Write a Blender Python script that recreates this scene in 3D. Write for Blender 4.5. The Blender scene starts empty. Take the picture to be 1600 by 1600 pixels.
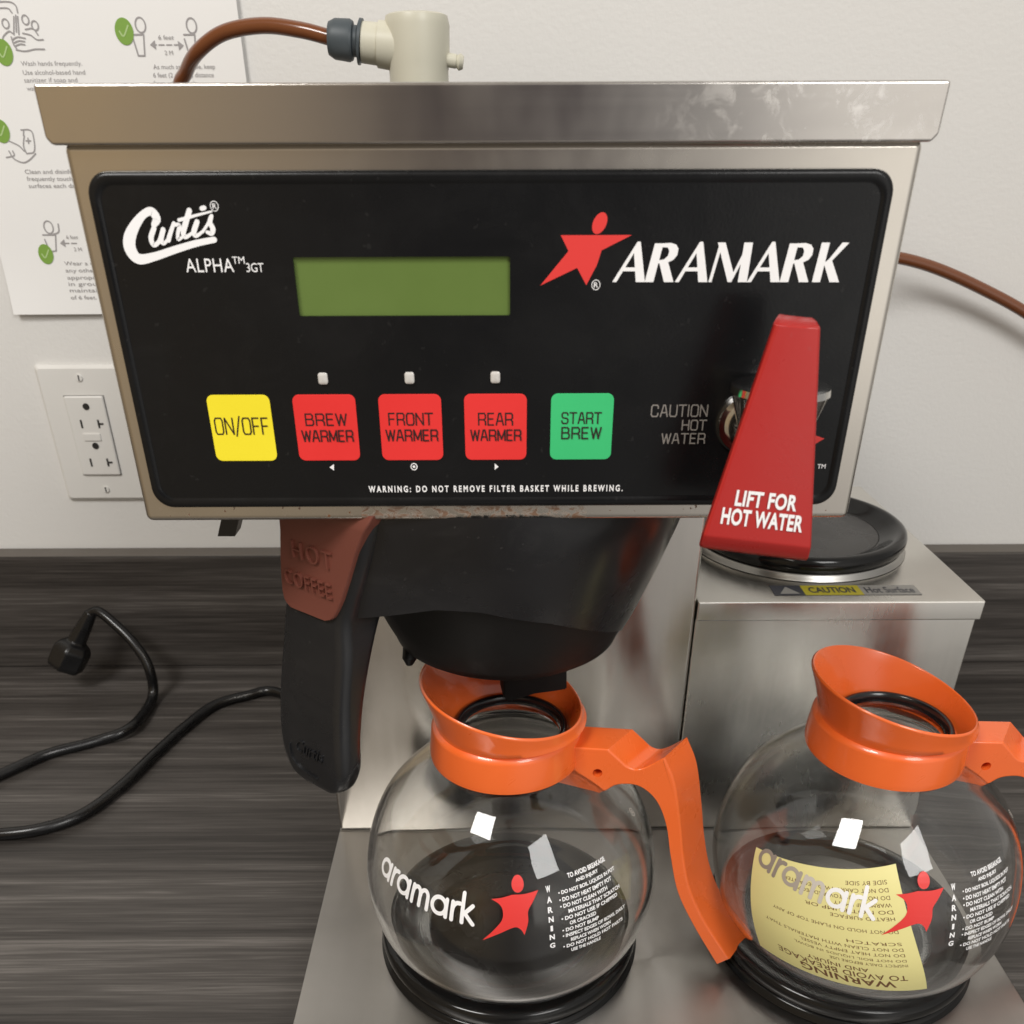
import bpy, bmesh, math, random
import numpy as np
from mathutils import Vector, Matrix
random.seed(7)
S = bpy.context.scene
C = S.collection
PI = math.pi

# ------------------------------------------------------------------ camera
H = 0.46                                   # camera height over the counter
F_PX, CX, CY, HY = 1377.3, 791.9, 1066.15, 245.66   # focal length, principal point and horizon of the 1600 px photo
_th = math.atan((CY - HY) / F_PX); _yw = math.radians(0.1005); _ro = 0.0039
_F = np.array([math.sin(_yw)*math.cos(_th), math.cos(_yw)*math.cos(_th), -math.sin(_th)])
_R0 = np.array([math.cos(_yw), -math.sin(_yw), 0.0]); _D0 = np.cross(_F, _R0)
_c, _s = math.cos(_ro), math.sin(_ro)
RX, RD = _c*_R0 + _s*_D0, -_s*_R0 + _c*_D0
cam = bpy.data.cameras.new('camera'); camo = bpy.data.objects.new('camera', cam); C.objects.link(camo)
M = Matrix((RX.tolist(), (-RD).tolist(), (-_F).tolist())).transposed().to_4x4()
M.translation = (0, 0, H); camo.matrix_world = M
cam.sensor_width = 36; cam.sensor_fit = 'HORIZONTAL'; cam.lens = F_PX/1600*36
cam.shift_x = (800-CX)/1600; cam.shift_y = (CY-800)/1600
cam.clip_start = 0.01; cam.clip_end = 50
cam.dof.use_dof = True; cam.dof.focus_distance = 0.44; cam.dof.aperture_fstop = 20
S.camera = camo

def ray(u, v): return (RX*((u-CX)/F_PX) + RD*((v-CY)/F_PX) + _F)
def onY(u, v, Y):                          # a point of the plane y = Y
    d = ray(u, v); p = d*(Y/d[1]); return (p[0], Y, p[2]+H)
def onZ(u, v, Z):                          # a point of the plane z = Z
    d = ray(u, v); p = d*((Z-H)/d[2]); return (p[0], p[1], Z)

# ------------------------------------------------------------------ light
S.view_settings.view_transform = 'Standard'; S.view_settings.look = 'None'
S.view_settings.exposure = 0.0; S.view_settings.gamma = 1.0
S.render.engine = 'CYCLES'
S.cycles.use_denoising = True
S.cycles.max_bounces = 16; S.cycles.transmission_bounces = 16; S.cycles.glossy_bounces = 8
S.cycles.sample_clamp_indirect = 1.5; S.cycles.blur_glossy = 2.0; S.cycles.caustics_reflective = False
W = bpy.data.worlds.new('World'); S.world = W; W.use_nodes = True
nt = W.node_tree; nt.nodes.clear()
tc = nt.nodes.new('ShaderNodeTexCoord'); sx = nt.nodes.new('ShaderNodeSeparateXYZ')
nt.links.new(tc.outputs['Generated'], sx.inputs[0])
mr = nt.nodes.new('ShaderNodeMapRange'); mr.inputs[1].default_value = -1; mr.inputs[2].default_value = 1
nt.links.new(sx.outputs['X'], mr.inputs[0])
ramp = nt.nodes.new('ShaderNodeValToRGB'); nt.links.new(mr.outputs[0], ramp.inputs[0])
cr = ramp.color_ramp
stops = [(0.0, (.45, .34, .22)), (0.30, (.86, .64, .38)), (0.385, (.60, .48, .35)), (0.422, (.52, .43, .34)), (0.438, (.13, .11, .11)),
         (0.56, (.13, .11, .115)), (0.585, (.46, .445, .44)), (0.622, (.60, .58, .57)), (0.640, (2.1, 2.02, 1.9)), (0.80, (1.7, 1.63, 1.55)), (1.0, (.6, .58, .55))]
while len(cr.elements) < len(stops): cr.elements.new(0.5)
for e, (p, c) in zip(cr.elements, stops): e.position = p; e.color = (*c, 1)
rz = nt.nodes.new('ShaderNodeValToRGB'); mz = nt.nodes.new('ShaderNodeMapRange'); mz.inputs[1].default_value = -1; mz.inputs[2].default_value = 1
nt.links.new(sx.outputs['Z'], mz.inputs[0]); nt.links.new(mz.outputs[0], rz.inputs[0])
for i, (p, c) in enumerate([(0.0, .40), (0.30, .62), (0.42, .92), (0.6, 1.0), (0.8, .9), (1.0, .8)]):
    e = rz.color_ramp.elements[i] if i < 2 else rz.color_ramp.elements.new(p)
    e.position = p; e.color = (c, c, c, 1)
ramp2 = nt.nodes.new('ShaderNodeValToRGB'); nt.links.new(mr.outputs[0], ramp2.inputs[0])
for i, (p, c) in enumerate([(0.0, (.45, .34, .22)), (0.32, (.80, .64, .44)), (0.5, (.56, .51, .46)), (0.64, (1.1, 1.05, 1.0)), (0.8, (1.3, 1.25, 1.18)), (1.0, (.6, .58, .55))]):
    e = ramp2.color_ramp.elements[i] if i < 2 else ramp2.color_ramp.elements.new(p); e.position = p; e.color = (*c, 1)
win = nt.nodes.new('ShaderNodeValToRGB'); nt.links.new(mz.outputs[0], win.inputs[0])
for i, (p, c) in enumerate([(0.36, 0), (0.42, 1), (0.57, 1), (0.63, 0)]):
    e = win.color_ramp.elements[i] if i < 2 else win.color_ramp.elements.new(p); e.position = p; e.color = (c, c, c, 1)
mw = nt.nodes.new('ShaderNodeMix'); mw.data_type = 'RGBA'
nt.links.new(win.outputs[0], mw.inputs[0]); nt.links.new(ramp2.outputs[0], mw.inputs[6]); nt.links.new(ramp.outputs[0], mw.inputs[7])
mx = nt.nodes.new('ShaderNodeMix'); mx.data_type = 'RGBA'; mx.blend_type = 'MULTIPLY'; mx.inputs[0].default_value = 1
nt.links.new(mw.outputs[2], mx.inputs[6]); nt.links.new(rz.outputs[0], mx.inputs[7])
bg = nt.nodes.new('ShaderNodeBackground'); bg.inputs[1].default_value = 0.62
nt.links.new(mx.outputs[2], bg.inputs[0])
wo = nt.nodes.new('ShaderNodeOutputWorld'); nt.links.new(bg.outputs[0], wo.inputs[0])

def area(name, loc, target, sx_, sy_, watts, col):
    l = bpy.data.lights.new(name, 'AREA'); l.shape = 'RECTANGLE'; l.size = sx_; l.size_y = sy_; l.energy = watts; l.color = col
    o = bpy.data.objects.new(name, l); C.objects.link(o); o.location = loc
    o.rotation_euler = (Vector(target)-Vector(loc)).to_track_quat('-Z', 'Y').to_euler()
    return o
area('ceiling_light', (-0.80, -0.62, 1.78), (-0.2, 0.6, 0.25), 0.62, 0.42, 24, (1.0, .98, .955))
area('ceiling_light', (0.80, -1.00, 1.38), (-0.60, 0.75, 0.30), 0.60, 0.60, 13, (1.0, .985, .96))

# ------------------------------------------------------------------ materials
def mat(name, col, rough=0.5, metal=0.0, coat=0.0, **kw):
    m = bpy.data.materials.new(name); m.use_nodes = True
    b = m.node_tree.nodes['Principled BSDF']
    b.inputs['Base Color'].default_value = (*col, 1); b.inputs['Roughness'].default_value = rough; b.inputs['Metallic'].default_value = metal
    b.inputs['Coat Weight'].default_value = coat
    for k, v in kw.items(): b.inputs[k.replace('_', ' ')].default_value = v
    return m
def N(m, t): return m.node_tree.nodes.new(t)
def LK(m, a, b): m.node_tree.links.new(a, b)
def B(m): return m.node_tree.nodes['Principled BSDF']
def noise(m, scale, stretch=(1, 1, 1), detail=4, rough=.55, dist=0):
    t = N(m, 'ShaderNodeTexCoord'); mp = N(m, 'ShaderNodeMapping'); mp.inputs['Scale'].default_value = stretch
    n = N(m, 'ShaderNodeTexNoise'); n.inputs['Scale'].default_value = scale; n.inputs['Detail'].default_value = detail
    n.inputs['Roughness'].default_value = rough; n.inputs['Distortion'].default_value = dist
    LK(m, t.outputs['Object'], mp.inputs[0]); LK(m, mp.outputs[0], n.inputs['Vector'])
    return n
def rampn(m, src, stops):
    r = N(m, 'ShaderNodeValToRGB'); LK(m, src, r.inputs[0])
    while len(r.color_ramp.elements) < len(stops): r.color_ramp.elements.new(.5)
    for e, (p, c) in zip(r.color_ramp.elements, stops):
        e.position = p; e.color = (*(c if hasattr(c, '__len__') else (c, c, c)), 1)
    return r.outputs[0]
def bump(m, src, strength, dist=.001, prev=None):
    b = N(m, 'ShaderNodeBump'); b.inputs['Strength'].default_value = strength; b.inputs['Distance'].default_value = dist
    LK(m, src, b.inputs['Height'])
    if prev: LK(m, prev, b.inputs['Normal'])
    return b.outputs[0]
def mixc(m, fac, a, b):
    x = N(m, 'ShaderNodeMix'); x.data_type = 'RGBA'
    if hasattr(fac, 'links'): LK(m, fac, x.inputs[0])
    else: x.inputs[0].default_value = fac
    for s, i in ((a, 6), (b, 7)):
        if hasattr(s, 'links'): LK(m, s, x.inputs[i])
        else: x.inputs[i].default_value = (*s, 1)
    return x.outputs[2]

def steel(name, grain=(1, 1, 60), rough=.26, col=(.60, .58, .55), rust=False, smear=False, warp=.05, micro=None):
    m = mat(name, col, rough, 1.0)
    g = noise(m, 40, grain, 3 if micro else 6, .55 if micro else .7); big = noise(m, 9, (1, 1, 1), 4, .6, .6)
    r1 = rampn(m, g.outputs[0], [(.3, rough-.012), (.7, rough+.02)])
    r2 = rampn(m, big.outputs[0], [(.42, 0), (.68, .12)])
    ad = N(m, 'ShaderNodeMath'); ad.operation = 'ADD'; LK(m, r1, ad.inputs[0]); LK(m, r2, ad.inputs[1])
    c = mixc(m, rampn(m, big.outputs[0], [(.35, 0), (.7, 1)]), col, tuple(v*.9 for v in col))
    rr = ad.outputs[0]
    if smear:
        s = noise(m, 120, (1, 1, .9), 7, .75, .8); t = N(m, 'ShaderNodeTexCoord'); sp = N(m, 'ShaderNodeSeparateXYZ'); LK(m, t.outputs['Object'], sp.inputs[0])
        s2 = N(m, 'ShaderNodeMapRange'); s2.inputs[1].default_value = .045; s2.inputs[2].default_value = .105; LK(m, sp.outputs['X'], s2.inputs[0])
        s2b = N(m, 'ShaderNodeMapRange'); s2b.inputs[1].default_value = .145; s2b.inputs[2].default_value = .12; LK(m, sp.outputs['X'], s2b.inputs[0])
        mu0 = N(m, 'ShaderNodeMath'); mu0.operation = 'MULTIPLY'; LK(m, s2.outputs[0], mu0.inputs[0]); LK(m, s2b.outputs[0], mu0.inputs[1])
        sm = rampn(m, s.outputs[0], [(.52, 0), (.64, .6)])
        mu = N(m, 'ShaderNodeMath'); mu.operation = 'MULTIPLY'; LK(m, sm, mu.inputs[0]); LK(m, mu0.outputs[0], mu.inputs[1])
        c = mixc(m, mu.outputs[0], c, (.86, .84, .81))
        mt = N(m, 'ShaderNodeMath'); mt.operation = 'MULTIPLY_ADD'; mt.inputs[1].default_value = -.7; mt.inputs[2].default_value = 1; LK(m, mu.outputs[0], mt.inputs[0]); LK(m, mt.outputs[0], B(m).inputs['Metallic'])
        a3 = N(m, 'ShaderNodeMath'); a3.operation = 'MULTIPLY_ADD'; a3.inputs[1].default_value = .25; LK(m, mu.outputs[0], a3.inputs[0]); LK(m, rr, a3.inputs[2]); rr = a3.outputs[0]
    if rust:
        s = noise(m, 330, (.6, 1, 1), 6, .7, .8); t = N(m, 'ShaderNodeTexCoord'); sp = N(m, 'ShaderNodeSeparateXYZ'); LK(m, t.outputs['Object'], sp.inputs[0])
        a = N(m, 'ShaderNodeMapRange'); a.inputs[1].default_value = .3445; a.inputs[2].default_value = .3425; LK(m, sp.outputs['Z'], a.inputs[0])
        bx = N(m, 'ShaderNodeMath'); bx.operation = 'COMPARE'; bx.inputs[1].default_value = -.012; bx.inputs[2].default_value = .044; LK(m, sp.outputs['X'], bx.inputs[0])
        low = noise(m, 26, (1, 1, 1), 2)
        k = N(m, 'ShaderNodeMath'); k.operation = 'MULTIPLY'; LK(m, a.outputs[0], k.inputs[0]); LK(m, rampn(m, s.outputs[0], [(.46, 0), (.57, .9)]), k.inputs[1])
        k2 = N(m, 'ShaderNodeMath'); k2.operation = 'MULTIPLY'; LK(m, k.outputs[0], k2.inputs[0]); LK(m, bx.outputs[0], k2.inputs[1])
        spk = rampn(m, noise(m, 420, (1, 1, 1), 3, .6).outputs[0], [(.66, 0), (.69, 1)])
        k3 = N(m, 'ShaderNodeMath'); k3.operation = 'MULTIPLY'; LK(m, spk, k3.inputs[0]); LK(m, a.outputs[0], k3.inputs[1])
        k4 = N(m, 'ShaderNodeMath'); k4.operation = 'MAXIMUM'; LK(m, k2.outputs[0], k4.inputs[0]); LK(m, k3.outputs[0], k4.inputs[1])
        c = mixc(m, k4.outputs[0], c, (.17, .075, .03))
        mt = N(m, 'ShaderNodeMath'); mt.operation = 'SUBTRACT'; mt.inputs[0].default_value = 1; LK(m, k4.outputs[0], mt.inputs[1]); LK(m, mt.outputs[0], B(m).inputs['Metallic'])
        a3 = N(m, 'ShaderNodeMath'); a3.operation = 'MULTIPLY_ADD'; a3.inputs[1].default_value = .45; LK(m, k4.outputs[0], a3.inputs[0]); LK(m, rr, a3.inputs[2]); rr = a3.outputs[0]
    LK(m, c, B(m).inputs['Base Color']); LK(m, rr, B(m).inputs['Roughness'])
    pb = None
    if micro:                               # brushed along x: reflections are drawn out up and down
        tg = N(m, 'ShaderNodeTangent'); tg.direction_type = 'RADIAL'; tg.axis = 'Z'; LK(m, tg.outputs[0], B(m).inputs['Tangent'])
        B(m).inputs['Anisotropic'].default_value = .75; B(m).inputs['Anisotropic Rotation'].default_value = .25
    LK(m, bump(m, g.outputs[0], .006 if micro else .018, .0004, bump(m, big.outputs[0], warp, .004, pb)), B(m).inputs['Normal'])
    return m

def plastic(name, col, rough=.35, dust=.0, scale=600, bstr=.06, coat=0, var=.08):
    m = mat(name, col, rough, 0, coat)
    f = noise(m, scale, (1, 1, 1), 3); g = noise(m, 22, (1, 1, 1), 5, .6, .5)
    c = mixc(m, g.outputs[0], tuple(v*(1-var) for v in col), tuple(min(1, v*(1+var)) for v in col))
    if dust:                                # specks of dust and faint smudges
        sp = rampn(m, noise(m, 330, (1, 1, 1), 2, .5).outputs[0], [(.715, 0), (.76, 1)]); sm = rampn(m, noise(m, 34, (1, .6, 1.5), 6, .65, 1.2).outputs[0], [(.50, 0), (.80, .35)])
        mxn = N(m, 'ShaderNodeMath'); mxn.operation = 'MAXIMUM'; LK(m, sp, mxn.inputs[0]); LK(m, sm, mxn.inputs[1])
        ml = N(m, 'ShaderNodeMath'); ml.operation = 'MULTIPLY'; LK(m, mxn.outputs[0], ml.inputs[0]); ml.inputs[1].default_value = dust
        c = mixc(m, ml.outputs[0], c, (.16, .155, .15))
    LK(m, c, B(m).inputs['Base Color'])
    LK(m, rampn(m, g.outputs[0], [(.35, rough-.05), (.7, rough+.1)]), B(m).inputs['Roughness'])
    LK(m, bump(m, f.outputs[0], bstr, .0003), B(m).inputs['Normal'])
    return m

M_lid = steel('lid_steel', (.06, 1, 5), .15, (.62, .59, .555), smear=True, warp=.012)
M_head = steel('head_steel', (1, 1, 1), .19, (.66, .62, .56), rust=True)
M_col = steel('column_steel', (6, 1, .05), .16, (.74, .71, .66), warp=.03, micro=(.02, 1, 1))
M_deck = steel('deck_steel', (6, .05, 1), .33, (.45, .435, .415), warp=.03, micro=(.02, 1, 1))
M_box = steel('warmer_steel', (6, 1, .05), .20, (.76, .74, .69), warp=.03, micro=(.02, 1, 1))
M_skirt = steel('skirt_steel', (1, 1, 1), .30, (.42, .41, .39))
M_chrome = mat('chrome', (.72, .71, .69), .12, 1.0)
M_panel = plastic('panel_black', (.0062, .0065, .0072), .25, dust=.05, scale=900, bstr=.10)
M_lcd = mat('lcd_green', (.085, .16, .028), .18)
_n = noise(M_lcd, 60, (1, 1, 1), 3); LK(M_lcd, mixc(M_lcd, _n.outputs[0], (.115, .180, .042), (.135, .205, .052)), B(M_lcd).inputs['Base Color'])
for _m, _v in ((M_panel, .28),): B(_m).inputs['Specular IOR Level'].default_value = _v
M_yel = plastic('button_yellow', (.95, .79, .025), .55, scale=1500, bstr=.05)
M_red = plastic('button_red', (.80, .028, .026), .55, scale=1500, bstr=.05)
M_grn = plastic('button_green', (.04, .56, .19), .55, scale=1500, bstr=.05)
M_ink = mat('dark_ink', (.02, .008, .008), .5)
M_white = mat('white_print', (.93, .93, .94), .45)
M_grey = mat('grey_print', (.28, .26, .24), .5)
M_logo = mat('red_print', (.76, .045, .04), .4)
M_led = mat('led_lens', (.62, .60, .57), .2, coat=.5)
M_lever = plastic('lever_red', (.43, .019, .016), .30, dust=.10, scale=500, bstr=.10)
M_basket = plastic('basket_black', (.012, .012, .0135), .24, dust=.18, scale=500, bstr=.08, var=.25)
M_bowl = plastic('bowl_black', (.0055, .0055, .0055), .50, scale=500, bstr=.05)
M_hand = plastic('handle_black', (.012, .0125, .014), .28, dust=.12, scale=450, bstr=.12, var=.2)
M_brown = plastic('cap_brown', (.175, .055, .038), .34, scale=400, bstr=.10)
M_orange = plastic('orange_plastic', (.90, .155, .026), .28, scale=300, bstr=.05, coat=.5, var=.04)
M_gasket = mat('black_rubber', (.010, .010, .011), .18)
M_ring = plastic('ring_black', (.008, .008, .008), .11, scale=200, bstr=.01)
B(M_ring).inputs['Specular IOR Level'].default_value = .3; B(M_bowl).inputs['Specular IOR Level'].default_value = .3
M_plate = plastic('plate_grey', (.020, .018, .017), .27, scale=300, bstr=.06)
M_cord = plastic('cord_black', (.0055, .0055, .006), .26, scale=700, bstr=.05)
M_tube = mat('tube_brown', (.17, .052, .016), .22, coat=.3)
M_fit = plastic('fitting_grey', (.06, .075, .085), .45)
M_valve = plastic('valve_cream', (.62, .60, .49), .42, var=.03)
M_wallplate = plastic('plate_white', (.74, .73, .70), .35, var=.02)
M_slot = mat('slot_dark', (.015, .014, .013), .6)
M_stick = plastic('sticker_yellow', (.81, .75, .33), .45, var=.04)
M_paper = plastic('paper', (.84, .835, .82), .75, scale=900, bstr=.03, var=.01)
M_toner = mat('grey_toner', (.34, .325, .325), .7)
M_green = mat('green_toner', (.20, .36, .055), .6)
M_greenl = mat('light_green_toner', (.42, .58, .25), .6)
M_cyel = mat('label_yellow', (.55, .47, .03), .4)
M_cgrey = mat('label_silver', (.33, .32, .30), .4)
M_cblue = mat('label_dark', (.05, .052, .065), .4)
M_shadetone = [mat('shade_tone_print_%s' % w, c, .5) for w, c in (('brown', (.30, .26, .22)), ('dull', (.42, .375, .32)), ('pale', (.60, .56, .50)))]  # print tones with shading over the sticker put into the colour
M_glass = mat('clear_glass', (.985, .99, .985), .0, Transmission_Weight=1.0, IOR=1.47)
M_wall = mat('wall_paint', (.70, .675, .635), .55)
_n = noise(M_wall, 260, (1, 1, 1), 6, .6); _g = noise(M_wall, 2.2, (1, 1, 1), 3)
LK(M_wall, mixc(M_wall, _g.outputs[0], (.715, .706, .682), (.755, .746, .722)), B(M_wall).inputs['Base Color'])
LK(M_wall, bump(M_wall, _n.outputs[0], .22, .0015), B(M_wall).inputs['Normal'])

def laminate(name, k=1.0):
    m = mat(name, (.05, .043, .038), .40)
    t = N(m, 'ShaderNodeTexCoord'); mp = N(m, 'ShaderNodeMapping'); mp.inputs['Scale'].default_value = (.17, 11, 11)
    LK(m, t.outputs['Object'], mp.inputs[0])
    a = N(m, 'ShaderNodeTexNoise'); a.inputs['Scale'].default_value = 9; a.inputs['Detail'].default_value = 9; a.inputs['Roughness'].default_value = .72; a.inputs['Distortion'].default_value = .25
    LK(m, mp.outputs[0], a.inputs['Vector'])
    mp2 = N(m, 'ShaderNodeMapping'); mp2.inputs['Scale'].default_value = (.05, 1, 1); LK(m, t.outputs['Object'], mp2.inputs[0])
    b = N(m, 'ShaderNodeTexNoise'); b.inputs['Scale'].default_value = 16; b.inputs['Detail'].default_value = 3; LK(m, mp2.outputs[0], b.inputs['Vector'])
    ad = N(m, 'ShaderNodeMix'); ad.inputs[0].default_value = .42; LK(m, a.outputs[0], ad.inputs[2]); LK(m, b.outputs[0], ad.inputs[3])
    mp3 = N(m, 'ShaderNodeMapping'); mp3.inputs['Scale'].default_value = (1.6, 60, 60); LK(m, t.outputs['Object'], mp3.inputs[0])
    f = N(m, 'ShaderNodeTexNoise'); f.inputs['Scale'].default_value = 9; f.inputs['Detail'].default_value = 4; f.inputs['Distortion'].default_value = .4; LK(m, mp3.outputs[0], f.inputs['Vector'])
    ad2 = N(m, 'ShaderNodeMix'); ad2.inputs[0].default_value = .24; LK(m, ad.outputs[0], ad2.inputs[2]); LK(m, f.outputs[0], ad2.inputs[3]); ad = ad2
    c = rampn(m, ad.outputs[0], [(.34, (.0105*k, .0090*k, .0080*k)), (.45, (.033*k, .0288*k, .0258*k)), (.53, (.060*k, .0535*k, .0485*k)), (.62, (.135*k, .1230*k, .1130*k))])
    LK(m, c, B(m).inputs['Base Color'])
    LK(m, rampn(m, a.outputs[0], [(.3, .48), (.7, .34)]), B(m).inputs['Roughness'])
    LK(m, bump(m, a.outputs[0], .08, .0006), B(m).inputs['Normal'])
    return m
M_lam = laminate('counter_laminate', 1.28)
M_lip = plastic('backsplash_edge', (.115, .10, .085), .5)

# ------------------------------------------------------------------ object helpers
def wloc(o):
    v = Vector((0, 0, 0))
    while o is not None: v += o.location; o = o.parent
    return v
def finish(name, me, m, parent, smooth=35):
    me.name = name
    o = bpy.data.objects.new(name, me); C.objects.link(o)
    if parent is not None:
        me.transform(Matrix.Translation(-wloc(parent))); o.parent = parent
    me.materials.clear(); me.materials.append(m)
    if smooth:
        me.polygons.foreach_set('use_smooth', [True]*len(me.polygons)); me.set_sharp_from_angle(angle=math.radians(smooth))
        if smooth < 100:
            wn = o.modifiers.new('weighted_normal', 'WEIGHTED_NORMAL'); wn.weight = 80; wn.keep_sharp = True
    me.update()
    return o
def empty(name, loc, label, cat, group=None):
    o = bpy.data.objects.new(name, None); C.objects.link(o); o.location = loc; o.empty_display_size = .02
    o['label'] = label; o['category'] = cat
    if group: o['group'] = group
    return o
def obj(name, bm, m, parent=None, smooth=35, fix=True):
    if fix: bmesh.ops.recalc_face_normals(bm, faces=bm.faces)
    me = bpy.data.meshes.new(name); bm.to_mesh(me); bm.free()
    return finish(name, me, m, parent, smooth)
def box(bm, x0, x1, y0, y1, z0, z1, bev=0, seg=2):
    r = bmesh.ops.create_cube(bm, size=1); vs = r['verts']
    for v in vs: v.co = Vector(((x0+x1)/2+v.co.x*(x1-x0), (y0+y1)/2+v.co.y*(y1-y0), (z0+z1)/2+v.co.z*(z1-z0)))
    if bev:
        es = list({e for v in vs for e in v.link_edges})
        bmesh.ops.bevel(bm, geom=es, offset=bev, segments=seg, profile=.5, affect='EDGES')
    return bm
def nb(): return bmesh.new()
def lathe(bm, prof, n=96, c=(0, 0), closed=False):
    rings = []
    for r, z in prof:
        if r < 1e-6: rings.append([bm.verts.new((c[0], c[1], z))])
        else: rings.append([bm.verts.new((c[0]+r*math.cos(2*PI*k/n), c[1]+r*math.sin(2*PI*k/n), z)) for k in range(n)])
    prs = list(zip(rings, rings[1:])) + ([(rings[-1], rings[0])] if closed else [])
    for a, b in prs:
        for k in range(n):
            k2 = (k+1) % n
            if len(a) == 1 and len(b) == 1: continue
            if len(a) == 1: bm.faces.new((a[0], b[k], b[k2]))
            elif len(b) == 1: bm.faces.new((a[k], a[k2], b[0]))
            else: bm.faces.new((a[k], a[k2], b[k2], b[k]))
    return bm
def catmull(pts, n=10):
    P = [np.array(p, float) for p in pts]; P = [2*P[0]-P[1]] + P + [2*P[-1]-P[-2]]; out = []
    for i in range(1, len(P)-2):
        for k in range(n):
            t = k/n; a, b, c, d = P[i-1:i+3]
            out.append(.5*((2*b)+(c-a)*t+(2*a-5*b+4*c-d)*t*t+(3*b-a-3*c+d)*t**3))
    out.append(P[-2]); return out
def tube(bm, path, r, n=14, caps=True, up=(0.13, 0.2, 1)):
    path = [Vector(p) for p in path]; rings = []
    nrm = None
    for i, p in enumerate(path):
        t = (path[min(i+1, len(path)-1)]-path[max(i-1, 0)]).normalized()
        if nrm is None:
            nrm = Vector(up).cross(t)
            nrm = nrm.normalized() if nrm.length > 1e-5 else t.orthogonal().normalized()
        nrm = (nrm-t*nrm.dot(t)).normalized(); bn = t.cross(nrm)
        rr = r[i] if hasattr(r, '__len__') else r
        rings.append([bm.verts.new(p+nrm*rr*math.cos(2*PI*k/n)+bn*rr*math.sin(2*PI*k/n)) for k in range(n)])
    for a, b in zip(rings, rings[1:]):
        for k in range(n): bm.faces.new((a[k], a[(k+1) % n], b[(k+1) % n], b[k]))
    if caps: bm.faces.new(rings[0][::-1]); bm.faces.new(rings[-1])
    return bm
def rrect(x0, x1, y0, y1, r, n=6):
    out = []
    for cx, cy, a in ((x1-r, y1-r, 0), (x0+r, y1-r, 90), (x0+r, y0+r, 180), (x1-r, y0+r, 270)):
        for k in range(n+1):
            t = math.radians(a+90*k/n); out.append((cx+r*math.cos(t), cy+r*math.sin(t)))
    return out
def loft(bm, loops, cap0=True, cap1=True):
    R = [[bm.verts.new(p) for p in L] for L in loops]; n = len(R[0])
    for a, b in zip(R, R[1:]):
        for k in range(n): bm.faces.new((a[k], a[(k+1) % n], b[(k+1) % n], b[k]))
    if cap0: bm.faces.new(R[0][::-1])
    if cap1: bm.faces.new(R[-1])
    return bm

# ------------------------------------------------------------------ flat print: lists of polygons in a 2-D plane, then mapped to a surface
def text2d(s, spacing=1.0, bold=0.0, shear=0.0):
    cu = bpy.data.curves.new('t', 'FONT'); cu.body = s; cu.space_character = spacing; cu.offset = bold; cu.shear = shear; cu.resolution_u = 4
    o = bpy.data.objects.new('t', cu); C.objects.link(o); bpy.context.view_layer.update()
    me = bpy.data.meshes.new_from_object(o.evaluated_get(bpy.context.evaluated_depsgraph_get()))
    vs = np.array([v.co[:2] for v in me.vertices]).reshape(-1, 2); fs = [tuple(p.vertices) for p in me.polygons]
    bpy.data.objects.remove(o); bpy.data.meshes.remove(me); bpy.data.curves.remove(cu)
    return vs, fs
def fit(vf, x0, x1, y0, y1):
    vs, fs = vf; lo, hi = vs.min(0), vs.max(0); sc = np.maximum(hi-lo, 1e-9)
    return (vs-lo)/sc*np.array([x1-x0, y1-y0])+np.array([x0, y0]), fs
def join(*vfs):
    V, Fs, n = [], [], 0
    for vs, fs in vfs: V.append(vs); Fs += [tuple(i+n for i in f) for f in fs]; n += len(vs)
    return np.concatenate(V), Fs
def poly2d(pts): return np.array(pts, float), [tuple(range(len(pts)))]
def ribbon(pts, n=8):                       # (x, y, width) stroke with soft ends
    q = np.array(catmull(pts, n)); vs = []; 
    d = np.gradient(q[:, :2], axis=0); d /= np.linalg.norm(d, axis=1)[:, None]+1e-12; nr = np.stack([-d[:, 1], d[:, 0]], 1)
    L = q[:, :2]+nr*q[:, 2:3]/2; Rr = q[:, :2]-nr*q[:, 2:3]/2; m = len(q)
    vs = np.concatenate([L, Rr]); fs = [(i, i+1, m+i+1, m+i) for i in range(m-1)]
    out = [(vs, fs)]
    for e, sg in ((0, -1), (-1, 1)):
        a = np.linspace(-PI/2, PI/2, 9); r = q[e, 2]/2
        out.append(poly2d(q[e, :2]+r*(np.cos(a)[:, None]*d[e]*sg+np.sin(a)[:, None]*nr[e])))
    return join(*out)
def disc2d(x, y, rx, ry=None, rot=0, n=24):
    a = np.linspace(0, 2*PI, n+1)[:-1]; ry = rx if ry is None else ry
    p = np.stack([rx*np.cos(a), ry*np.sin(a)], 1); c, s = math.cos(rot), math.sin(rot)
    return poly2d(p @ np.array([[c, s], [-s, c]])+np.array([x, y]))
def ring2d(x, y, rx, ry, w, n=24):
    a = np.linspace(0, 2*PI, n+1)[:-1]; o = np.stack([rx*np.cos(a)+x, ry*np.sin(a)+y], 1); i = np.stack([(rx-w)*np.cos(a)+x, (ry-w)*np.sin(a)+y], 1)
    return np.concatenate([o, i]), [(k, (k+1) % n, n+(k+1) % n, n+k) for k in range(n)]
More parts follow.
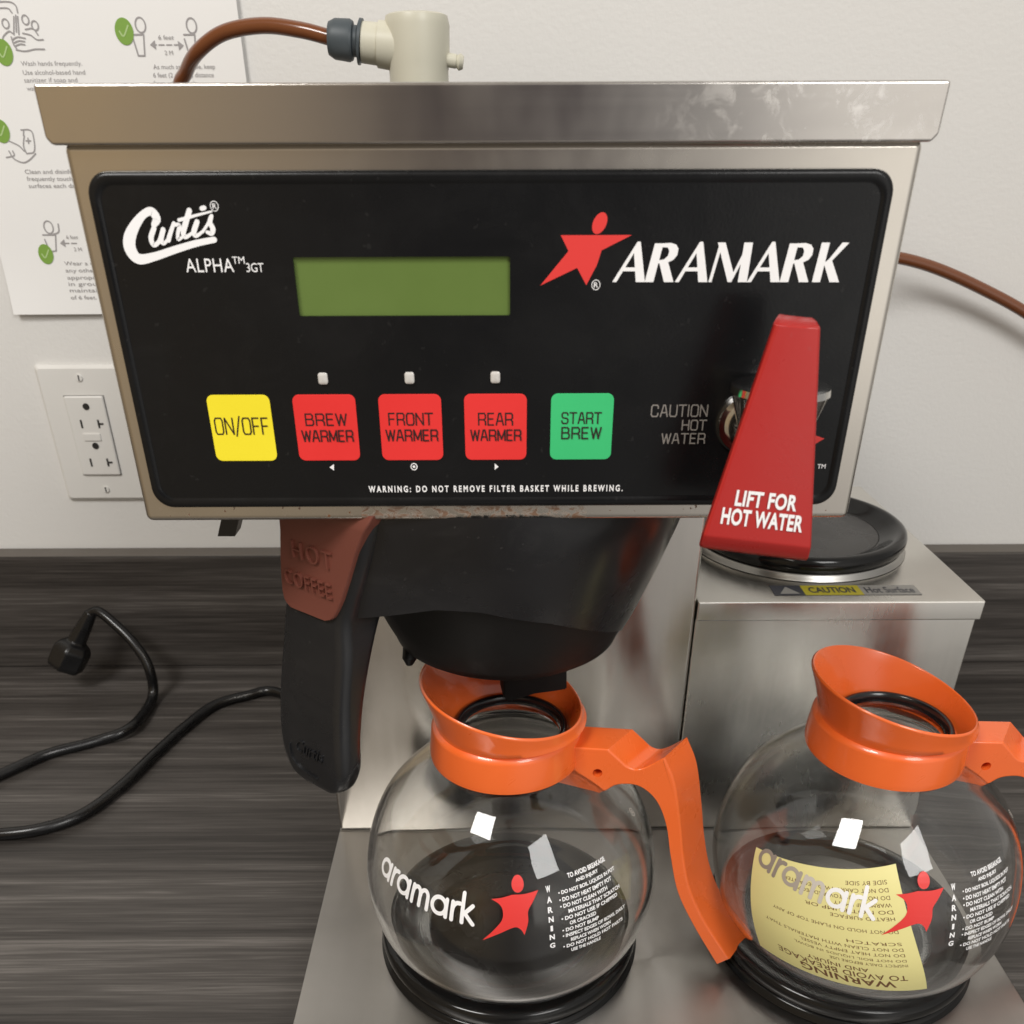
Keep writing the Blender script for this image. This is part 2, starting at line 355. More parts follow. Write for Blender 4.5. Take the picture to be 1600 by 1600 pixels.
def decal(name, parts, m, parent, fmap, lift=2e-5, maxlen=None, asp=1.0):
    """parts: list of (verts2d, faces); each lies a hair over the one before it, so no two faces share a plane"""
    bm = nb()
    for i, (vs, fs) in enumerate(parts):
        b2 = bmesh.new(); bv = [b2.verts.new((x, y*asp, 0)) for x, y in vs]
        for f in fs:
            try: b2.faces.new([bv[k] for k in f])
            except ValueError: pass
        if maxlen:
            bmesh.ops.triangulate(b2, faces=b2.faces)
            for _ in range(6):
                es = [e for e in b2.edges if e.calc_length() > maxlen]
                if not es: break
                bmesh.ops.subdivide_edges(b2, edges=es, cuts=1); bmesh.ops.triangulate(b2, faces=[f for f in b2.faces if len(f.verts) > 3])
        b2.verts.index_update(); nv = [bm.verts.new(fmap(v.co.x, v.co.y/asp, i*lift)) for v in b2.verts]
        for f in b2.faces: bm.faces.new([nv[v.index] for v in f.verts])
        b2.free()
    return obj(name, bm, m, parent, smooth=0, fix=False)

# squarish thin capitals of the button legends, as strokes in a 1 x 1 cell
c_ = .16
SQ = {'A': [[(0, 0), (.38, 1), (.62, 1), (1, 0)], [(.15, .34), (.85, .34)]],
 'B': [[(0, 0), (0, 1), (.72, 1), (.88, .86), (.88, .66), (.74, .53), (0, .53)], [(.74, .53), (.95, .40), (.95, .14), (.80, 0), (0, 0)]],
 'C': [[(.95, .72), (.95, .86), (.80, 1), (.17, 1), (0, .84), (0, .16), (.17, 0), (.80, 0), (.95, .14), (.95, .28)]],
 'E': [[(.9, 1), (0, 1), (0, 0), (.9, 0)], [(0, .52), (.8, .52)]], 'F': [[(.9, 1), (0, 1), (0, 0)], [(0, .5), (.8, .5)]],
 'H': [[(0, 0), (0, 1)], [(1, 0), (1, 1)], [(0, .52), (1, .52)]], 'I': [[(0, 0), (0, 1)]],
 'M': [[(0, 0), (0, 1), (.5, .12), (1, 1), (1, 0)]], 'N': [[(0, 0), (0, 1), (1, 0), (1, 1)]],
 'O': [[(c_, 1), (1-c_, 1), (1, 1-c_), (1, c_), (1-c_, 0), (c_, 0), (0, c_), (0, 1-c_), (c_, 1)]],
 'R': [[(0, 0), (0, 1), (.8, 1), (.96, .86), (.96, .60), (.8, .46), (0, .46)], [(.72, .46), (.96, .30), (.98, 0)]],
 'S': [[(.95, .78), (.92, .88), (.78, 1), (.18, 1), (.02, .87), (.02, .66), (.18, .53), (.80, .47), (.97, .34), (.97, .13), (.80, 0), (.17, 0), (.02, .12), (0, .24)]],
 'T': [[(-.05, 1), (1.0, 1)], [(.475, 1), (.475, 0)]], 'U': [[(0, 1), (0, c_), (c_, 0), (1-c_, 0), (1, c_), (1, 1)]],
 'W': [[(0, 1), (.26, 0), (.52, .95), (.78, 0), (1.04, 1)]], '/': [[(0, -.12), (1, 1.1)]]}
WID = {'I': .05, 'W': 1.25, 'M': 1.1, '/': .62, 'E': .85, 'F': .85}
def square_text(s, x0, x1, y0, y1, w, gap=.34):
    tot = sum(WID.get(ch, 1) if ch != ' ' else .7 for ch in s)+gap*(len(s)-1); k = (x1-x0)/tot; x = x0; out = []
    for ch in s:
        cw = WID.get(ch, 1) if ch != ' ' else .7
        for st in SQ.get(ch, []):
            pts = [(x+p[0]*cw*k, y0+p[1]*(y1-y0)) for p in st]
            for a, b in zip(pts, pts[1:]):
                a, b = np.array(a), np.array(b); d = (b-a)/(np.linalg.norm(b-a)+1e-12); n_ = np.array([-d[1], d[0]])*w/2; e = d*w*.38
                out.append(poly2d([a-e+n_, a-e-n_, b+e-n_, b+e+n_]))
        x += (cw+gap)*k
    return out

# ================================================================== THE SETTING
WY = .83                                    # the wall behind the counter
bm = nb(); box(bm, -1.6, 1.6, WY, WY+.08, -.9, 1.9); o = obj('wall', bm, M_wall, None, 0); o['kind'] = 'structure'
bm = nb(); box(bm, -1.6, 1.6, .17, WY-.0005, -.035, 0, .004, 3); o = obj('countertop', bm, M_lam); o['kind'] = 'structure'
BSZ = onY(0, 857, WY-.001)[2]
bm = nb(); box(bm, -1.6, 1.6, WY-.021, WY-.001, .0005, BSZ-.0012, .0006, 1); o = obj('backsplash', bm, M_lam); o['kind'] = 'structure'
bm = nb(); box(bm, -1.6, 1.6, WY-.0215, WY-.001, BSZ-.0010, BSZ, .0004, 1); e_ = obj('edge_strip', bm, M_lip, o)

# ---- poster
PX0, PX1, PZ0, PZ1 = -.4262, -.1983, .3438, .640
def pmap(x, z, l=0):
    t = max(0, (x-PX0)/(PX1-PX0)); b = max(0, 1-(z-PZ0)/.06)
    return (x, WY-.0022-.0035*t**6-.004*b**2*(1-t)**2-.0010*math.sin(t*5)-l, z)
post = empty('safety_poster', (PX0+.11, WY, PZ0), 'white paper safety notice with green tick icons taped to the wall', 'poster')
bm = nb(); nx, nz = 40, 40
g1 = [[bm.verts.new(pmap(PX0+(PX1-PX0)*i/nx, PZ0+(PZ1-PZ0)*j/nz, 0)) for i in range(nx+1)] for j in range(nz+1)]
g2 = [[bm.verts.new(Vector(pmap(PX0+(PX1-PX0)*i/nx, PZ0+(PZ1-PZ0)*j/nz, 0))+Vector((0, .0002, 0))) for i in range(nx+1)] for j in range(nz+1)]
for j in range(nz):
    for i in range(nx):
        bm.faces.new((g1[j][i], g1[j][i+1], g1[j+1][i+1], g1[j+1][i])); bm.faces.new((g2[j][i], g2[j+1][i], g2[j+1][i+1], g2[j][i+1]))
for j in range(nz):
    for i in (0, nx): bm.faces.new((g1[j][i], g1[j+1][i], g2[j+1][i], g2[j][i]))
for i in range(nx):
    for j in (0, nz): bm.faces.new((g1[j][i], g1[j][i+1], g2[j][i+1], g2[j][i]))
obj('paper_sheet', bm, M_paper, post)
def w2(u, v): p = onY(u, v, WY-.003); return (p[0], p[2])
pm = lambda x, z, l=0: pmap(x, z, .0003+l)
lines = []
def pline(s, u, v, h, right=None):          # left end and mid height in the photo, text height in metres
    x, z = w2(u, v); vf = text2d(s); w = (vf[0][:, 0].max()-vf[0][:, 0].min()); hh = .72
    x1 = w2(right, v)[0] if right else x+w*h/hh*.8
    lo = vf[0][:, 1].min(); hi = vf[0][:, 1].max()
    lines.append(fit(vf, x, x1, z-h/2+lo*h/hh, z-h/2+hi*h/hh))
h_ = .0031
for s, u, v, r in (('Wash hands frequently.', 33, 99, 128), ('Use alcohol-based hand', 36, 113, 133), ('sanitizer if soap and', 38, 125, 121), ('water are not available.', 42, 138, 130),
                   ('As much as possible, keep', 239, 104, 336), ('6 feet (2 meters) distance', 239, 117, 334), ('from other people.', 240, 130, 310),
                   ('Clean and disinfect', 39, 268, 122), ('frequently touched', 42, 279, 124), ('surfaces each day.', 45, 290, 124),
                   ('Wear a mask. In', 101, 411, 180), ('any other place', 103, 422, 180), ('appropriate', 106, 433, 170), ('in groups,', 108, 443, 170), ('maintain', 110, 453, 160), ('of 6 feet.', 112, 464, 152)):
    pline(s, u, v, h_, r)
for s, u, v, r in (('6 feet', 247, 58, 271), ('2 M', 257, 82, 270), ('6 feet', 104, 370, 122), ('2 M', 116, 389, 128)): pline(s, u, v, .0028, r)
decal('poster_lettering', lines, M_toner, post, pm)
ic = []
def stroke(pxs, w=.0011, n=6): ic.append(ribbon([(*w2(u, v), w) for u, v in pxs], n))
for hx, hy in ((219, 40), (299, 41)):       # the two distanced figures
    x, z = w2(hx, hy-1); ic.append(ring2d(x, z, .0043, .0052, .0011))
    k = hx-219
    for seg in ([(207, 54), (224, 54)], [(224, 54), (226, 87)], [(226, 87), (216, 87)], [(216, 87), (208, 61)]): stroke([(a+k*1.0, b) for a, b in seg], n=2)
decal('distance_drawing', ic, M_toner, post, pm, 1e-5); ic = []
x, z = w2(76, 355); ic.append(ring2d(x, z, .0043, .0052, .0011))
for seg in ([(67, 367), (87, 367)], [(87, 367), (88, 392)], [(88, 392), (78, 393)], [(78, 393), (70, 374)], [(91, 350), (92, 362), (84, 366)]): stroke(seg, n=3)
for seg in ([(100, 380), (108, 380)], [(112, 380), (120, 380)]): stroke(seg, .0009, 2)
x, z = w2(94, 380); ic.append(poly2d([(x, z), (x+.0042, z+.0030), (x+.0042, z-.0030)]))
decal('mask_drawing', ic, M_toner, post, pm, 1e-5); ic = []
for seg in ([(236, 70), (244, 70)], [(248, 70), (256, 70)], [(260, 70), (268, 70)], [(272, 70), (280, 70)]): stroke(seg, .0009, 2)
for u, v, d in ((234, 70, 1), (287, 71, -1)):
    x, z = w2(u, v); ic.append(poly2d([(x, z), (x+d*.0042, z+.0030), (x+d*.0042, z-.0030)]))
decal('distance_arrow', ic, M_toner, post, pm, 1e-5); ic = []
# hands under a tap, spray bottle
for seg in ([(-6, 3), (15, 3), (25, 9), (28, 20)], [(-6, 13), (12, 13), (19, 20)], [(22, 26), (22, 54)], [(28, 26), (30, 54)], [(25, 24), (26, 50)],
            [(40, 46), (52, 45), (60, 55)], [(36, 52), (48, 55), (58, 62), (68, 62)], [(26, 78), (40, 80), (55, 77), (70, 77)], [(6, 66), (5, 58), (14, 49), (20, 52)],
            [(20, 62), (28, 58), (40, 60)], [(22, 67), (30, 64), (39, 65)], [(24, 72), (32, 69), (39, 70)], [(18, 58), (22, 70), (28, 78)]):
    stroke(seg, .0010)
for u, v in ((9, 37), (40, 31), (55, 40)): x, z = w2(u, v); ic.append(ring2d(x, z, .0030, .0034, .0010, 14))
decal('hand_washing_drawing', ic, M_toner, post, pm, 1e-5); ic = []
for seg in ([(33, 203), (46, 203), (52, 211), (54, 236), (42, 240)], [(38, 212), (37, 228), (42, 240)], [(37, 203), (37, 212)], [(8, 217), (18, 222), (30, 228), (38, 236)], [(14, 236), (22, 248), (36, 254), (46, 250), (56, 240)], [(10, 246), (22, 243), (20, 236)], [(44, 216), (45, 224)], [(41, 220), (48, 220)]):
    stroke(seg, .0010)
decal('hand_cleaning_drawing', ic, M_toner, post, pm, 1e-5)
for u, v, k in ((194, 49, 1), (6, 82, 1), (2, 205, .95), (72, 397, .9)):
    x, z = w2(u, v); tk = decal('tick_badge', [disc2d(x, z, .0069*k, .0085*k)], M_green, post, lambda x, z, l=0: pmap(x, z, .0005+l))
    decal('tick', [ribbon([(x-.0035*k, z, .0011), (x-.001*k, z-.003*k, .0011), (x+.0036*k, z+.0035*k, .0011)], 3)], M_greenl, tk, lambda x, z, l=0: pmap(x, z, .0007+l))

# ---- wall outlet
ox0, ox1, oz0, oz1 = -.4228, -.3435, .1755, .3012
xc_ = (ox0+ox1)/2
out = empty('wall_outlet', (xc_, WY, (oz0+oz1)/2), 'white double power socket with twenty amp slots on the wall', 'outlet')
bm = nb(); L0 = rrect(ox0, ox1, oz0, oz1, .003); L1 = rrect(ox0+.003, ox1-.003, oz0+.003, oz1-.003, .003)
loft(bm, [[(x, WY-.0003, z) for x, z in L0], [(x, WY-.0022, z) for x, z in L0], [(x, WY-.0050, z) for x, z in L1]]); obj('cover_plate', bm, M_wallplate, out, 20)
dx0, dx1, dz0, dz1 = xc_-.0178, xc_+.0178, .2015, .2745
bm = nb(); L0 = rrect(dx0, dx1, dz0, dz1, .0015, 3); L1 = rrect(dx0+.001, dx1-.001, dz0+.001, dz1-.001, .001, 3)
loft(bm, [[(x, WY-.0052, z) for x, z in L0], [(x, WY-.0068, z) for x, z in L0], [(x, WY-.0074, z) for x, z in L1]]); rec = obj('receptacle', bm, M_wallplate, out, 20)
bm = nb()
box(bm, dx0-.0006, dx1+.0006, WY-.0056, WY-.0049, dz0-.0006, dz1+.0006); obj('receptacle_gap', bm, mat('gap_grey', (.25, .24, .23), .7), out, 0)
bm = nb()
for zz in (.2545, .2185):
    lathe(bm, [(0, zz)], 3) if False else None
    tube(bm, [(xc_+.001, WY-.0080, zz+.011), (xc_+.001, WY-.0070, zz+.011)], .0030, 14)
    box(bm, xc_-.0078, xc_-.0062, WY-.0078, WY-.0070, zz-.0085, zz-.001)
    box(bm, xc_+.0080, xc_+.0096, WY-.0078, WY-.0070, zz-.0085, zz-.001); box(bm, xc_+.0096, xc_+.0132, WY-.00775, WY-.0070, zz-.0056, zz-.0040)
obj('socket_slots', bm, M_slot, rec, 30)
bm = nb(); box(bm, xc_-.008, xc_+.008, WY-.0084, WY-.0073, .2342, .2410, .0005); box(bm, xc_-.008, xc_+.008, WY-.0084, WY-.0073, .2262, .2330, .0005) if False else None
obj('test_button', bm, M_wallplate, rec, 20)
for zz in (.2905, .187):
    bm = nb(); tube(bm, [(xc_, WY-.0062, zz), (xc_, WY-.0045, zz)], .0030, 16); sc = obj('screw', bm, M_wallplate, out)
    bm = nb(); box(bm, xc_-.0005, xc_+.0005, WY-.0065, WY-.0061, zz-.0024, zz+.0024); obj('screw_slot', bm, M_slot, sc, 0)

# ================================================================== THE BREWER
HX0, HX1, HZ0, HZ1, HY0, HY1 = -.1408, .1350, .3374, .4645, .3300, .735
brew = empty('coffee_brewer', (0, .55, 0), 'stainless steel coffee brewer with black control panel and three warmers', 'coffee maker')
bm = nb(); box(bm, HX0, HX1, HY0, HY1, HZ0, HZ1, .0026, 4); head = obj('head_housing', bm, M_head, brew)
# lid: folded flange with cut corners
bm = nb()
LX0, LX1, LZ0, LZ1 = -.1444, .1381, .4637, .4800
fr = [(LX0+.0005, LZ1), (LX0, LZ1-.001), (LX0+.0001, LZ0+.0020), (LX0+.0018, LZ0), (LX1-.0024, LZ0), (LX1-.0004, LZ0+.0022), (LX1, LZ1-.001), (LX1-.0005, LZ1)]
loft(bm, [[(x, .3268, z) for x, z in fr], [(x, .741, z) for x, z in fr]]); bmesh.ops.bevel(bm, geom=[e for e in bm.edges], offset=.0009, segments=3, profile=.5, affect='EDGES')
obj('lid', bm, M_lid, brew)
# control panel: rounded overlay with a rolled border
PY = HY0-.0030
def P2(u, v): p = onY(u, v, PY); return (p[0], p[2])
px0, px1, pz0, pz1 = -.1350, .1272, .3440, .4566
bm = nb(); Ls = []
for inset, y in ((0, HY0+.0004), (0, PY+.0012), (.0006, PY+.0003), (.0016, PY), (.0030, PY+.0001), (.0036, PY+.0006), (.0042, PY+.0006)):
    Ls.append([(x, y, z) for x, z in rrect(px0+inset, px1-inset, pz0+inset, pz1-inset, .0075-inset*.6, 8)])
PF = PY+.0006                                # face of the panel
def P3(u, v): p = onY(u, v, PF); return (p[0], p[2])
x0, z1 = P3(457, 402); x1, z0 = P3(797, 493)
for y in (PF, PF+.0020): Ls.append([(x, y, z) for x, z in rrect(x0, x1, z0, z1, .0006, 8)])
loft(bm, Ls, False, False); pan = obj('control_panel', bm, M_panel, brew, 40)
pf = lambda x, z, l=0: (x, PF-.00015-l, z)
def pbox(vf, u0, u1, v0, v1):               # photo box -> panel plane
    x0, z1 = P3(u0, v0); x1, z0 = P3(u1, v1); vm = (v0+v1)/2; x0 = P3(u0, vm)[0]; x1 = P3(u1, vm)[0]
    return fit(vf, x0, x1, z0, z1)
bm = nb(); loft(bm, [[(x, PF+.0016, z) for x, z in rrect(x0-.0004, x1+.0004, z0-.0004, z1+.0004, .0006, 3)], [(x, PF+.0013, z) for x, z in rrect(x0-.0004, x1+.0004, z0-.0004, z1+.0004, .0006, 3)]], True, True); obj('display_screen', bm, M_lcd, pan)
# indicator lamps
for u, v in ((505, 591), (640, 590), (774, 589)):
    x, z = P3(u, v); bm = nb(); L = rrect(x-.0017, x+.0017, z-.0020, z+.0020, .0009, 4); Li = rrect(x-.0009, x+.0009, z-.0011, z+.0011, .0005, 4)
    loft(bm, [[(a, PF-.0001, b) for a, b in L], [(a, PF-.0007, b) for a, b in L], [(a, PF-.0013, b) for a, b in Li]]); obj('indicator_light', bm, M_led, pan)
# buttons
BZ0, BZ1 = .3624, .3865
for cu, m, rows, lab in ((378.5, M_yel, [('ON/OFF', 337, 420, 653, 678)], 'yellow on off button'), (510.5, M_red, [('BREW', 478, 541, 646.5, 664), ('WARMER', 473, 552, 672.5, 689)], 'red brew warmer button'),
                         (642.5, M_red, [('FRONT', 608, 676, 645.5, 663.5), ('WARMER', 604, 684, 671.5, 688)], 'red front warmer button'), (774.5, M_red, [('REAR', 748, 801, 645.5, 663.5), ('WARMER', 736, 814, 671.5, 687.5)], 'red rear warmer button'),
                         (908.5, M_grn, [('START', 878, 939, 644.5, 661), ('BREW', 878, 938, 667.5, 684.5)], 'green start brew button')):
    cx = P3(cu, 666)[0]; bm = nb(); L = rrect(cx-.0114, cx+.0114, BZ0, BZ1, .0024, 6); Li = rrect(cx-.0111, cx+.0111, BZ0+.0003, BZ1-.0003, .0022, 6)
    loft(bm, [[(x, PF-.00005, z) for x, z in L], [(x, PF-.00035, z) for x, z in L], [(x, PF-.00042, z) for x, z in Li]])
    b = obj('button', bm, m, brew, 40); b['label'] = lab
    ps = []
    for s, u0, u1, v0, v1 in rows:
        vm = (v0+v1)/2; ps += square_text(s, P3(u0, vm)[0], P3(u1, vm)[0], P3(u0, v1)[1], P3(u0, v0)[1], .00052)
    decal('button_lettering', ps, M_ink, b, lambda x, z, l=0: (x, PF-.00050-l, z), 4e-6)
# printed lettering
ps = []
ps.append(pbox(text2d('ALPHA', 1.05), 290, 365, 404, 425)); ps.append(pbox(text2d('TM'), 363, 382, 401, 412)); ps.append(pbox(text2d('3GT', .95), 385, 412, 411, 425))
decal('model_lettering', ps, M_white, pan, pf); ps = []
ps.append(pbox(text2d('WARNING: DO NOT REMOVE FILTER BASKET WHILE BREWING.', 1.5, .030), 576, 973, 759, 767.5))
decal('warning_lettering', ps, M_white, pan, pf); ps = []
ps.append(poly2d([P3(515, 730), P3(522, 725), P3(522, 735)])); ps.append(poly2d([P3(779, 729), P3(773, 724), P3(773, 734)]))
x, z = P3(647, 729); ps.append(ring2d(x, z, .0013, .0014, .00035)); ps.append(disc2d(x, z, .0005))
for _n, _p in (('warmer_symbol', ps[:1]), ('warmer_symbol', ps[1:2]), ('warmer_symbol', ps[2:])): decal(_n, _p, M_white, pan, pf)
ps = []
ps.append(pbox(text2d('TM', 1, .02), 1277, 1290, 725, 732))
for (u, v, r) in ((335, 322, .0014), (931, 445, .0015)):
    x, z = P3(u, v); ps.append(ring2d(x, z, r, r*1.1, .00022)); ps.append(fit(text2d('R', 1, .01), x-r*.45, x+r*.5, z-r*.55, z+r*.55))
decal('trademark_sign', ps, M_white, pan, pf); ps = []
# script wordmark: strokes traced as centre lines with their widths
SC = lambda x, y: P3(140+x/4.444, 270+y/4.444)
def sw(pts):
    q = [(*SC(x, y), w/4.444/4250) for x, y, w in pts]; return ribbon(q, 8)
ps += [sw([(448, 362, 34), (466, 318, 50), (430, 268, 48), (372, 292, 44), (312, 372, 60), (278, 460, 74), (288, 540, 74), (345, 598, 62), (450, 582, 48), (600, 532, 42), (740, 490, 38), (866, 464, 34)]),
       sw([(448, 385, 30), (428, 450, 32), (446, 500, 28), (482, 478, 24), (512, 400, 30)]), sw([(512, 395, 30), (498, 462, 30), (516, 490, 22), (552, 455, 16)]),
       sw([(548, 468, 28), (562, 420, 26), (586, 350, 22)]), sw([(590, 360, 20), (624, 366, 24), (614, 425, 22), (618, 462, 20), (654, 440, 14)]),
       sw([(694, 262, 32), (668, 350, 34), (652, 415, 32), (668, 446, 24), (718, 415, 16)]), sw([(622, 328, 20), (730, 298, 16), (848, 268, 10)]),
       sw([(748, 340, 30), (726, 410, 32), (742, 438, 22), (790, 405, 16)]), sw([(780, 248, 26), (798, 242, 26)]),
       sw([(786, 412, 16), (824, 352, 18), (850, 298, 20)]), sw([(846, 305, 26), (838, 345, 30), (858, 388, 32), (848, 420, 28), (818, 412, 20)])]
decal('script_wordmark', ps, M_white, pan, pf)
ps = []
for s, u0, u1, v0, v1 in (('CAUTION', 1018, 1105, 633, 650.5), ('HOT', 1066, 1103, 656.5, 671.5), ('WATER', 1034, 1101, 677.5, 692.5)):
    vm = (v0+v1)/2; ps += square_text(s, P3(u0, vm)[0], P3(u1, vm)[0], P3(u0, v1)[1], P3(u0, v0)[1], .00046, .36)
decal('caution_lettering', ps, M_grey, pan, pf, 4e-6)
# red star figure and slanted capitals
LG = lambda x, y: P3(820+x/2.667, 300+y/2.667)
star = [poly2d([LG(*p) for p in ((150, 180), (446, 179), (320, 243), (300, 305), (256, 388), (218, 316), (64, 390), (182, 246))])]
x, z = LG(312, 130); star.append(disc2d(x, z, .0022, .0034, -.45))
decal('star_emblem', star, M_logo, pan, pf); star = []
star.append(poly2d([P3(1250, 672), P3(1288, 685), P3(1268, 697), P3(1240, 690)]))
decal('small_star_emblem', star, M_logo, pan, pf)
LT = {'A': [[(0, 375), (17, 375), (117, 212), (118, 207), (106, 207)], [(90, 236), (107, 207), (119, 207), (136, 375), (98, 375)], [(44, 314), (104, 314), (105, 330), (34, 330)]],
 'R': [[(0, 375), (36, 375), (79, 214), (43, 214)], [(66, 214), (110, 212), (132, 219), (141, 236), (136, 262), (120, 282), (95, 294), (54, 298), (58, 284), (80, 281), (97, 266), (103, 246), (97, 231), (62, 229)], [(60, 290), (96, 286), (120, 375), (80, 375)]],
 'M': [[(0, 375), (13, 375), (58, 222), (48, 212)], [(40, 210), (72, 210), (104, 335), (92, 375), (80, 375)], [(83, 375), (95, 375), (176, 222), (166, 212)], [(150, 210), (186, 210), (160, 375), (122, 375)]],
 'K': [[(0, 375), (34, 375), (76, 210), (42, 210)], [(54, 300), (66, 304), (157, 210), (128, 210)], [(50, 296), (80, 272), (113, 375), (73, 375)]]}
decal('wordmark', [poly2d([LG(x0+a, b) for a, b in p]) for ch, x0 in zip('ARAMARK', (364, 499, 624, 764, 924, 1060, 1194)) for p in LT[ch]], M_white, pan, pf)

# hot water faucet: flange, chrome nut, body and the red lever
fx, fz = .0890, .3757
fau = nb()
def ycyl(bm, x, z, prof, n=40):             # turned shape along -y : (radius, y)
    L = [[(x+r*math.cos(2*PI*k/n), y, z+r*math.sin(2*PI*k/n)) for k in range(n)] for r, y in prof]
    loft(bm, L)
ycyl(fau, fx, fz, [(.0108, PF-.0002), (.0112, PF-.0012), (.0104, PF-.0030), (.0085, PF-.0032), (.0080, PF-.020), (.0072, PF-.024), (.005, PF-.026)])
faucet = obj('hot_water_faucet', fau, M_chrome, brew)
bm = nb(); ycyl(bm, fx+.0, fz+.0118, [(.0128, PF-.010), (.0138, PF-.0105), (.0140, PF-.012)], 6)
bm.free(); bm = nb()
lathe(bm, [(0, .3935), (.0148, .3935), (.0166, .3928), (.0168, .3905), (.0160, .3895), (.0118, .3750), (.0095, .3640), (0, .3640)], 48, (.0945, PF-.0175)); obj('faucet_cap', bm, M_chrome, faucet)
bm = nb()
Yt, Yb = .2905, .2855
def lv(u, v, Y): p = onY(u, v, Y); return Vector(p)
def quadloop(t, w=0):                       # lever outline between its top and bottom edge, t = 0..1
    a = lv(1209, 509, Yt).lerp(lv(1089, 861, Yb), t); b = lv(1285, 515, Yt).lerp(lv(1269, 882, Yb), t); return a, b
rows = []
for t, dy in ((-.024, .0085), (-.020, .0040), (-.006, .0006), (.0, 0), (.25, 0), (.5, 0), (.75, 0), (.915, 0), (.930, .0003), (.985, .0024), (1.008, .0046), (1.012, .0080)):
    a, b = quadloop(t); w = b-a; r = .0016; dpt = .0085
    u_ = w.normalized(); L = []
    y0 = Vector((0, dy, 0)); ya = Vector((dy*.42, dy, 0))
    L += [a+Vector((.0040, dpt+dy*.3, 0)), a+Vector((.0003, r+.0005, 0))+ya, a+u_*r*.35+Vector((0, r*.3, 0))+ya, a+u_*r+ya, a.lerp(b, .5)+y0, b-u_*r+y0, b-u_*r*.35+Vector((0, r*.3, 0))+y0, b+Vector((0, r+.0005, 0))+y0, b+Vector((0, dpt+dy*.3, 0)), b-u_*.0016+Vector((0, dpt+dy*.3, 0)), b-u_*.0016+Vector((0, .0022, 0))+y0, a+u_*.0020+Vector((0, .0022, 0))+ya, a+u_*.0016+Vector((.0040, dpt+dy*.3, 0))]
    rows.append(L)
loft(bm, rows); lever = obj('faucet_lever', bm, M_lever, brew, 50)
bm = nb(); box(bm, .0915, .0975, .2895, .3000, .377, .384, .001); obj('lever_pivot', bm, M_lever, lever)
def lvmap(u, v, l=0):                       # photo pixel -> lever face
    t = (v-505)/(870-505); p = lv(u, v, Yt+(Yb-Yt)*t); return (p[0], p[1]-.0003-l, p[2])
tl = []
for s, (ul, vl, ur, vr), hpx in (('LIFT FOR', (1147, 790, 1243, 799), 25.5), ('HOT WATER', (1125, 818, 1252, 832), 26.5)):
    vs, fs = fit(text2d(s, 1.06, .034, .10), 0, 1, 0, 1); q = np.array([(ul+(ur-ul)*a+b*3, vl+(vr-vl)*a-b*hpx+hpx*0) for a, b in vs]); tl.append((q, fs))
decal('lever_lettering', tl, M_white, lever, lvmap)

# column, deck, rear warmer box
bm = nb(); box(bm, -.1238, .1222, .508, .734, .0300, .3390, .0025, 3); obj('column', bm, M_col, brew)
bm = nb(); box(bm, -.1240, .3058, .262, .5076, .0045, .0300, .0012, 2); deck = obj('base_deck', bm, M_deck, brew)
bm = nb(); box(bm, .1226, .3040, .5086, .733, .0300, .2045, .0012, 2)
wbox = obj('rear_warmer_box', bm, M_box, brew)
bm = nb(); box(bm, .1228, .3060, .5066, .7350, .2030, .2165, .0012, 2); obj('box_top', bm, M_box, wbox)
bm = nb()
for X in (-.108, .290):
    for Y in (.285, .70): lathe(bm, [(0, 0.0002), (.010, .0002), (.012, .004), (.012, .0048), (0, .0048)], 20, (X, Y))
obj('foot', bm, M_gasket, deck)
bm = nb(); box(bm, -.1240, .3058, .5080, .735, .0046, .0296, .001); obj('rear_deck', bm, M_deck, brew)
# warmer plates
def warmer(c, z, lab, skirt=None, k=0.0):
    bm = nb(); lathe(bm, [(.0, z+.0092), (.0570, z+.0092), (.0578, z+.0088), (.0578, z+.006), (0, z+.006)], 96, c); pl = obj('warmer_plate', bm, M_plate, brew); pl['label'] = lab
    bm = nb(); lathe(bm, [(.0582, z+.0060), (.0582, z+.0088), (.0600, z+.0094), (.0650, z+.0122), (.0690, z+.0152), (.0715+k, z+.0160), (.0738+k, z+.0157), (.0756+k, z+.0143), (.0765+k, z+.0114), (.0763+k, z+.0080), (.0748+k, z+.0055)], 128, c, True)
    obj('plate_rim', bm, M_ring, pl, 60)
    bm = nb(); lathe(bm, [(.0742+k, z+.0052), (.0756+k, z+.0040), (.0764+k, z+.0020), (.0774+k, z+.0004), (.0600, z+.0004), (.0600, z+.0052)], 128, c, True); obj('plate_skirt', bm, skirt or M_ring, pl, 60)
warmer((.0015, .4085), .0300, 'front warmer plate under the left decanter', None, .0042); warmer((.2120, .4095), .0300, 'front warmer plate under the right decanter', None, .0042); warmer((.2130, .6130), .2165, 'empty rear warmer plate with black rim', M_skirt)
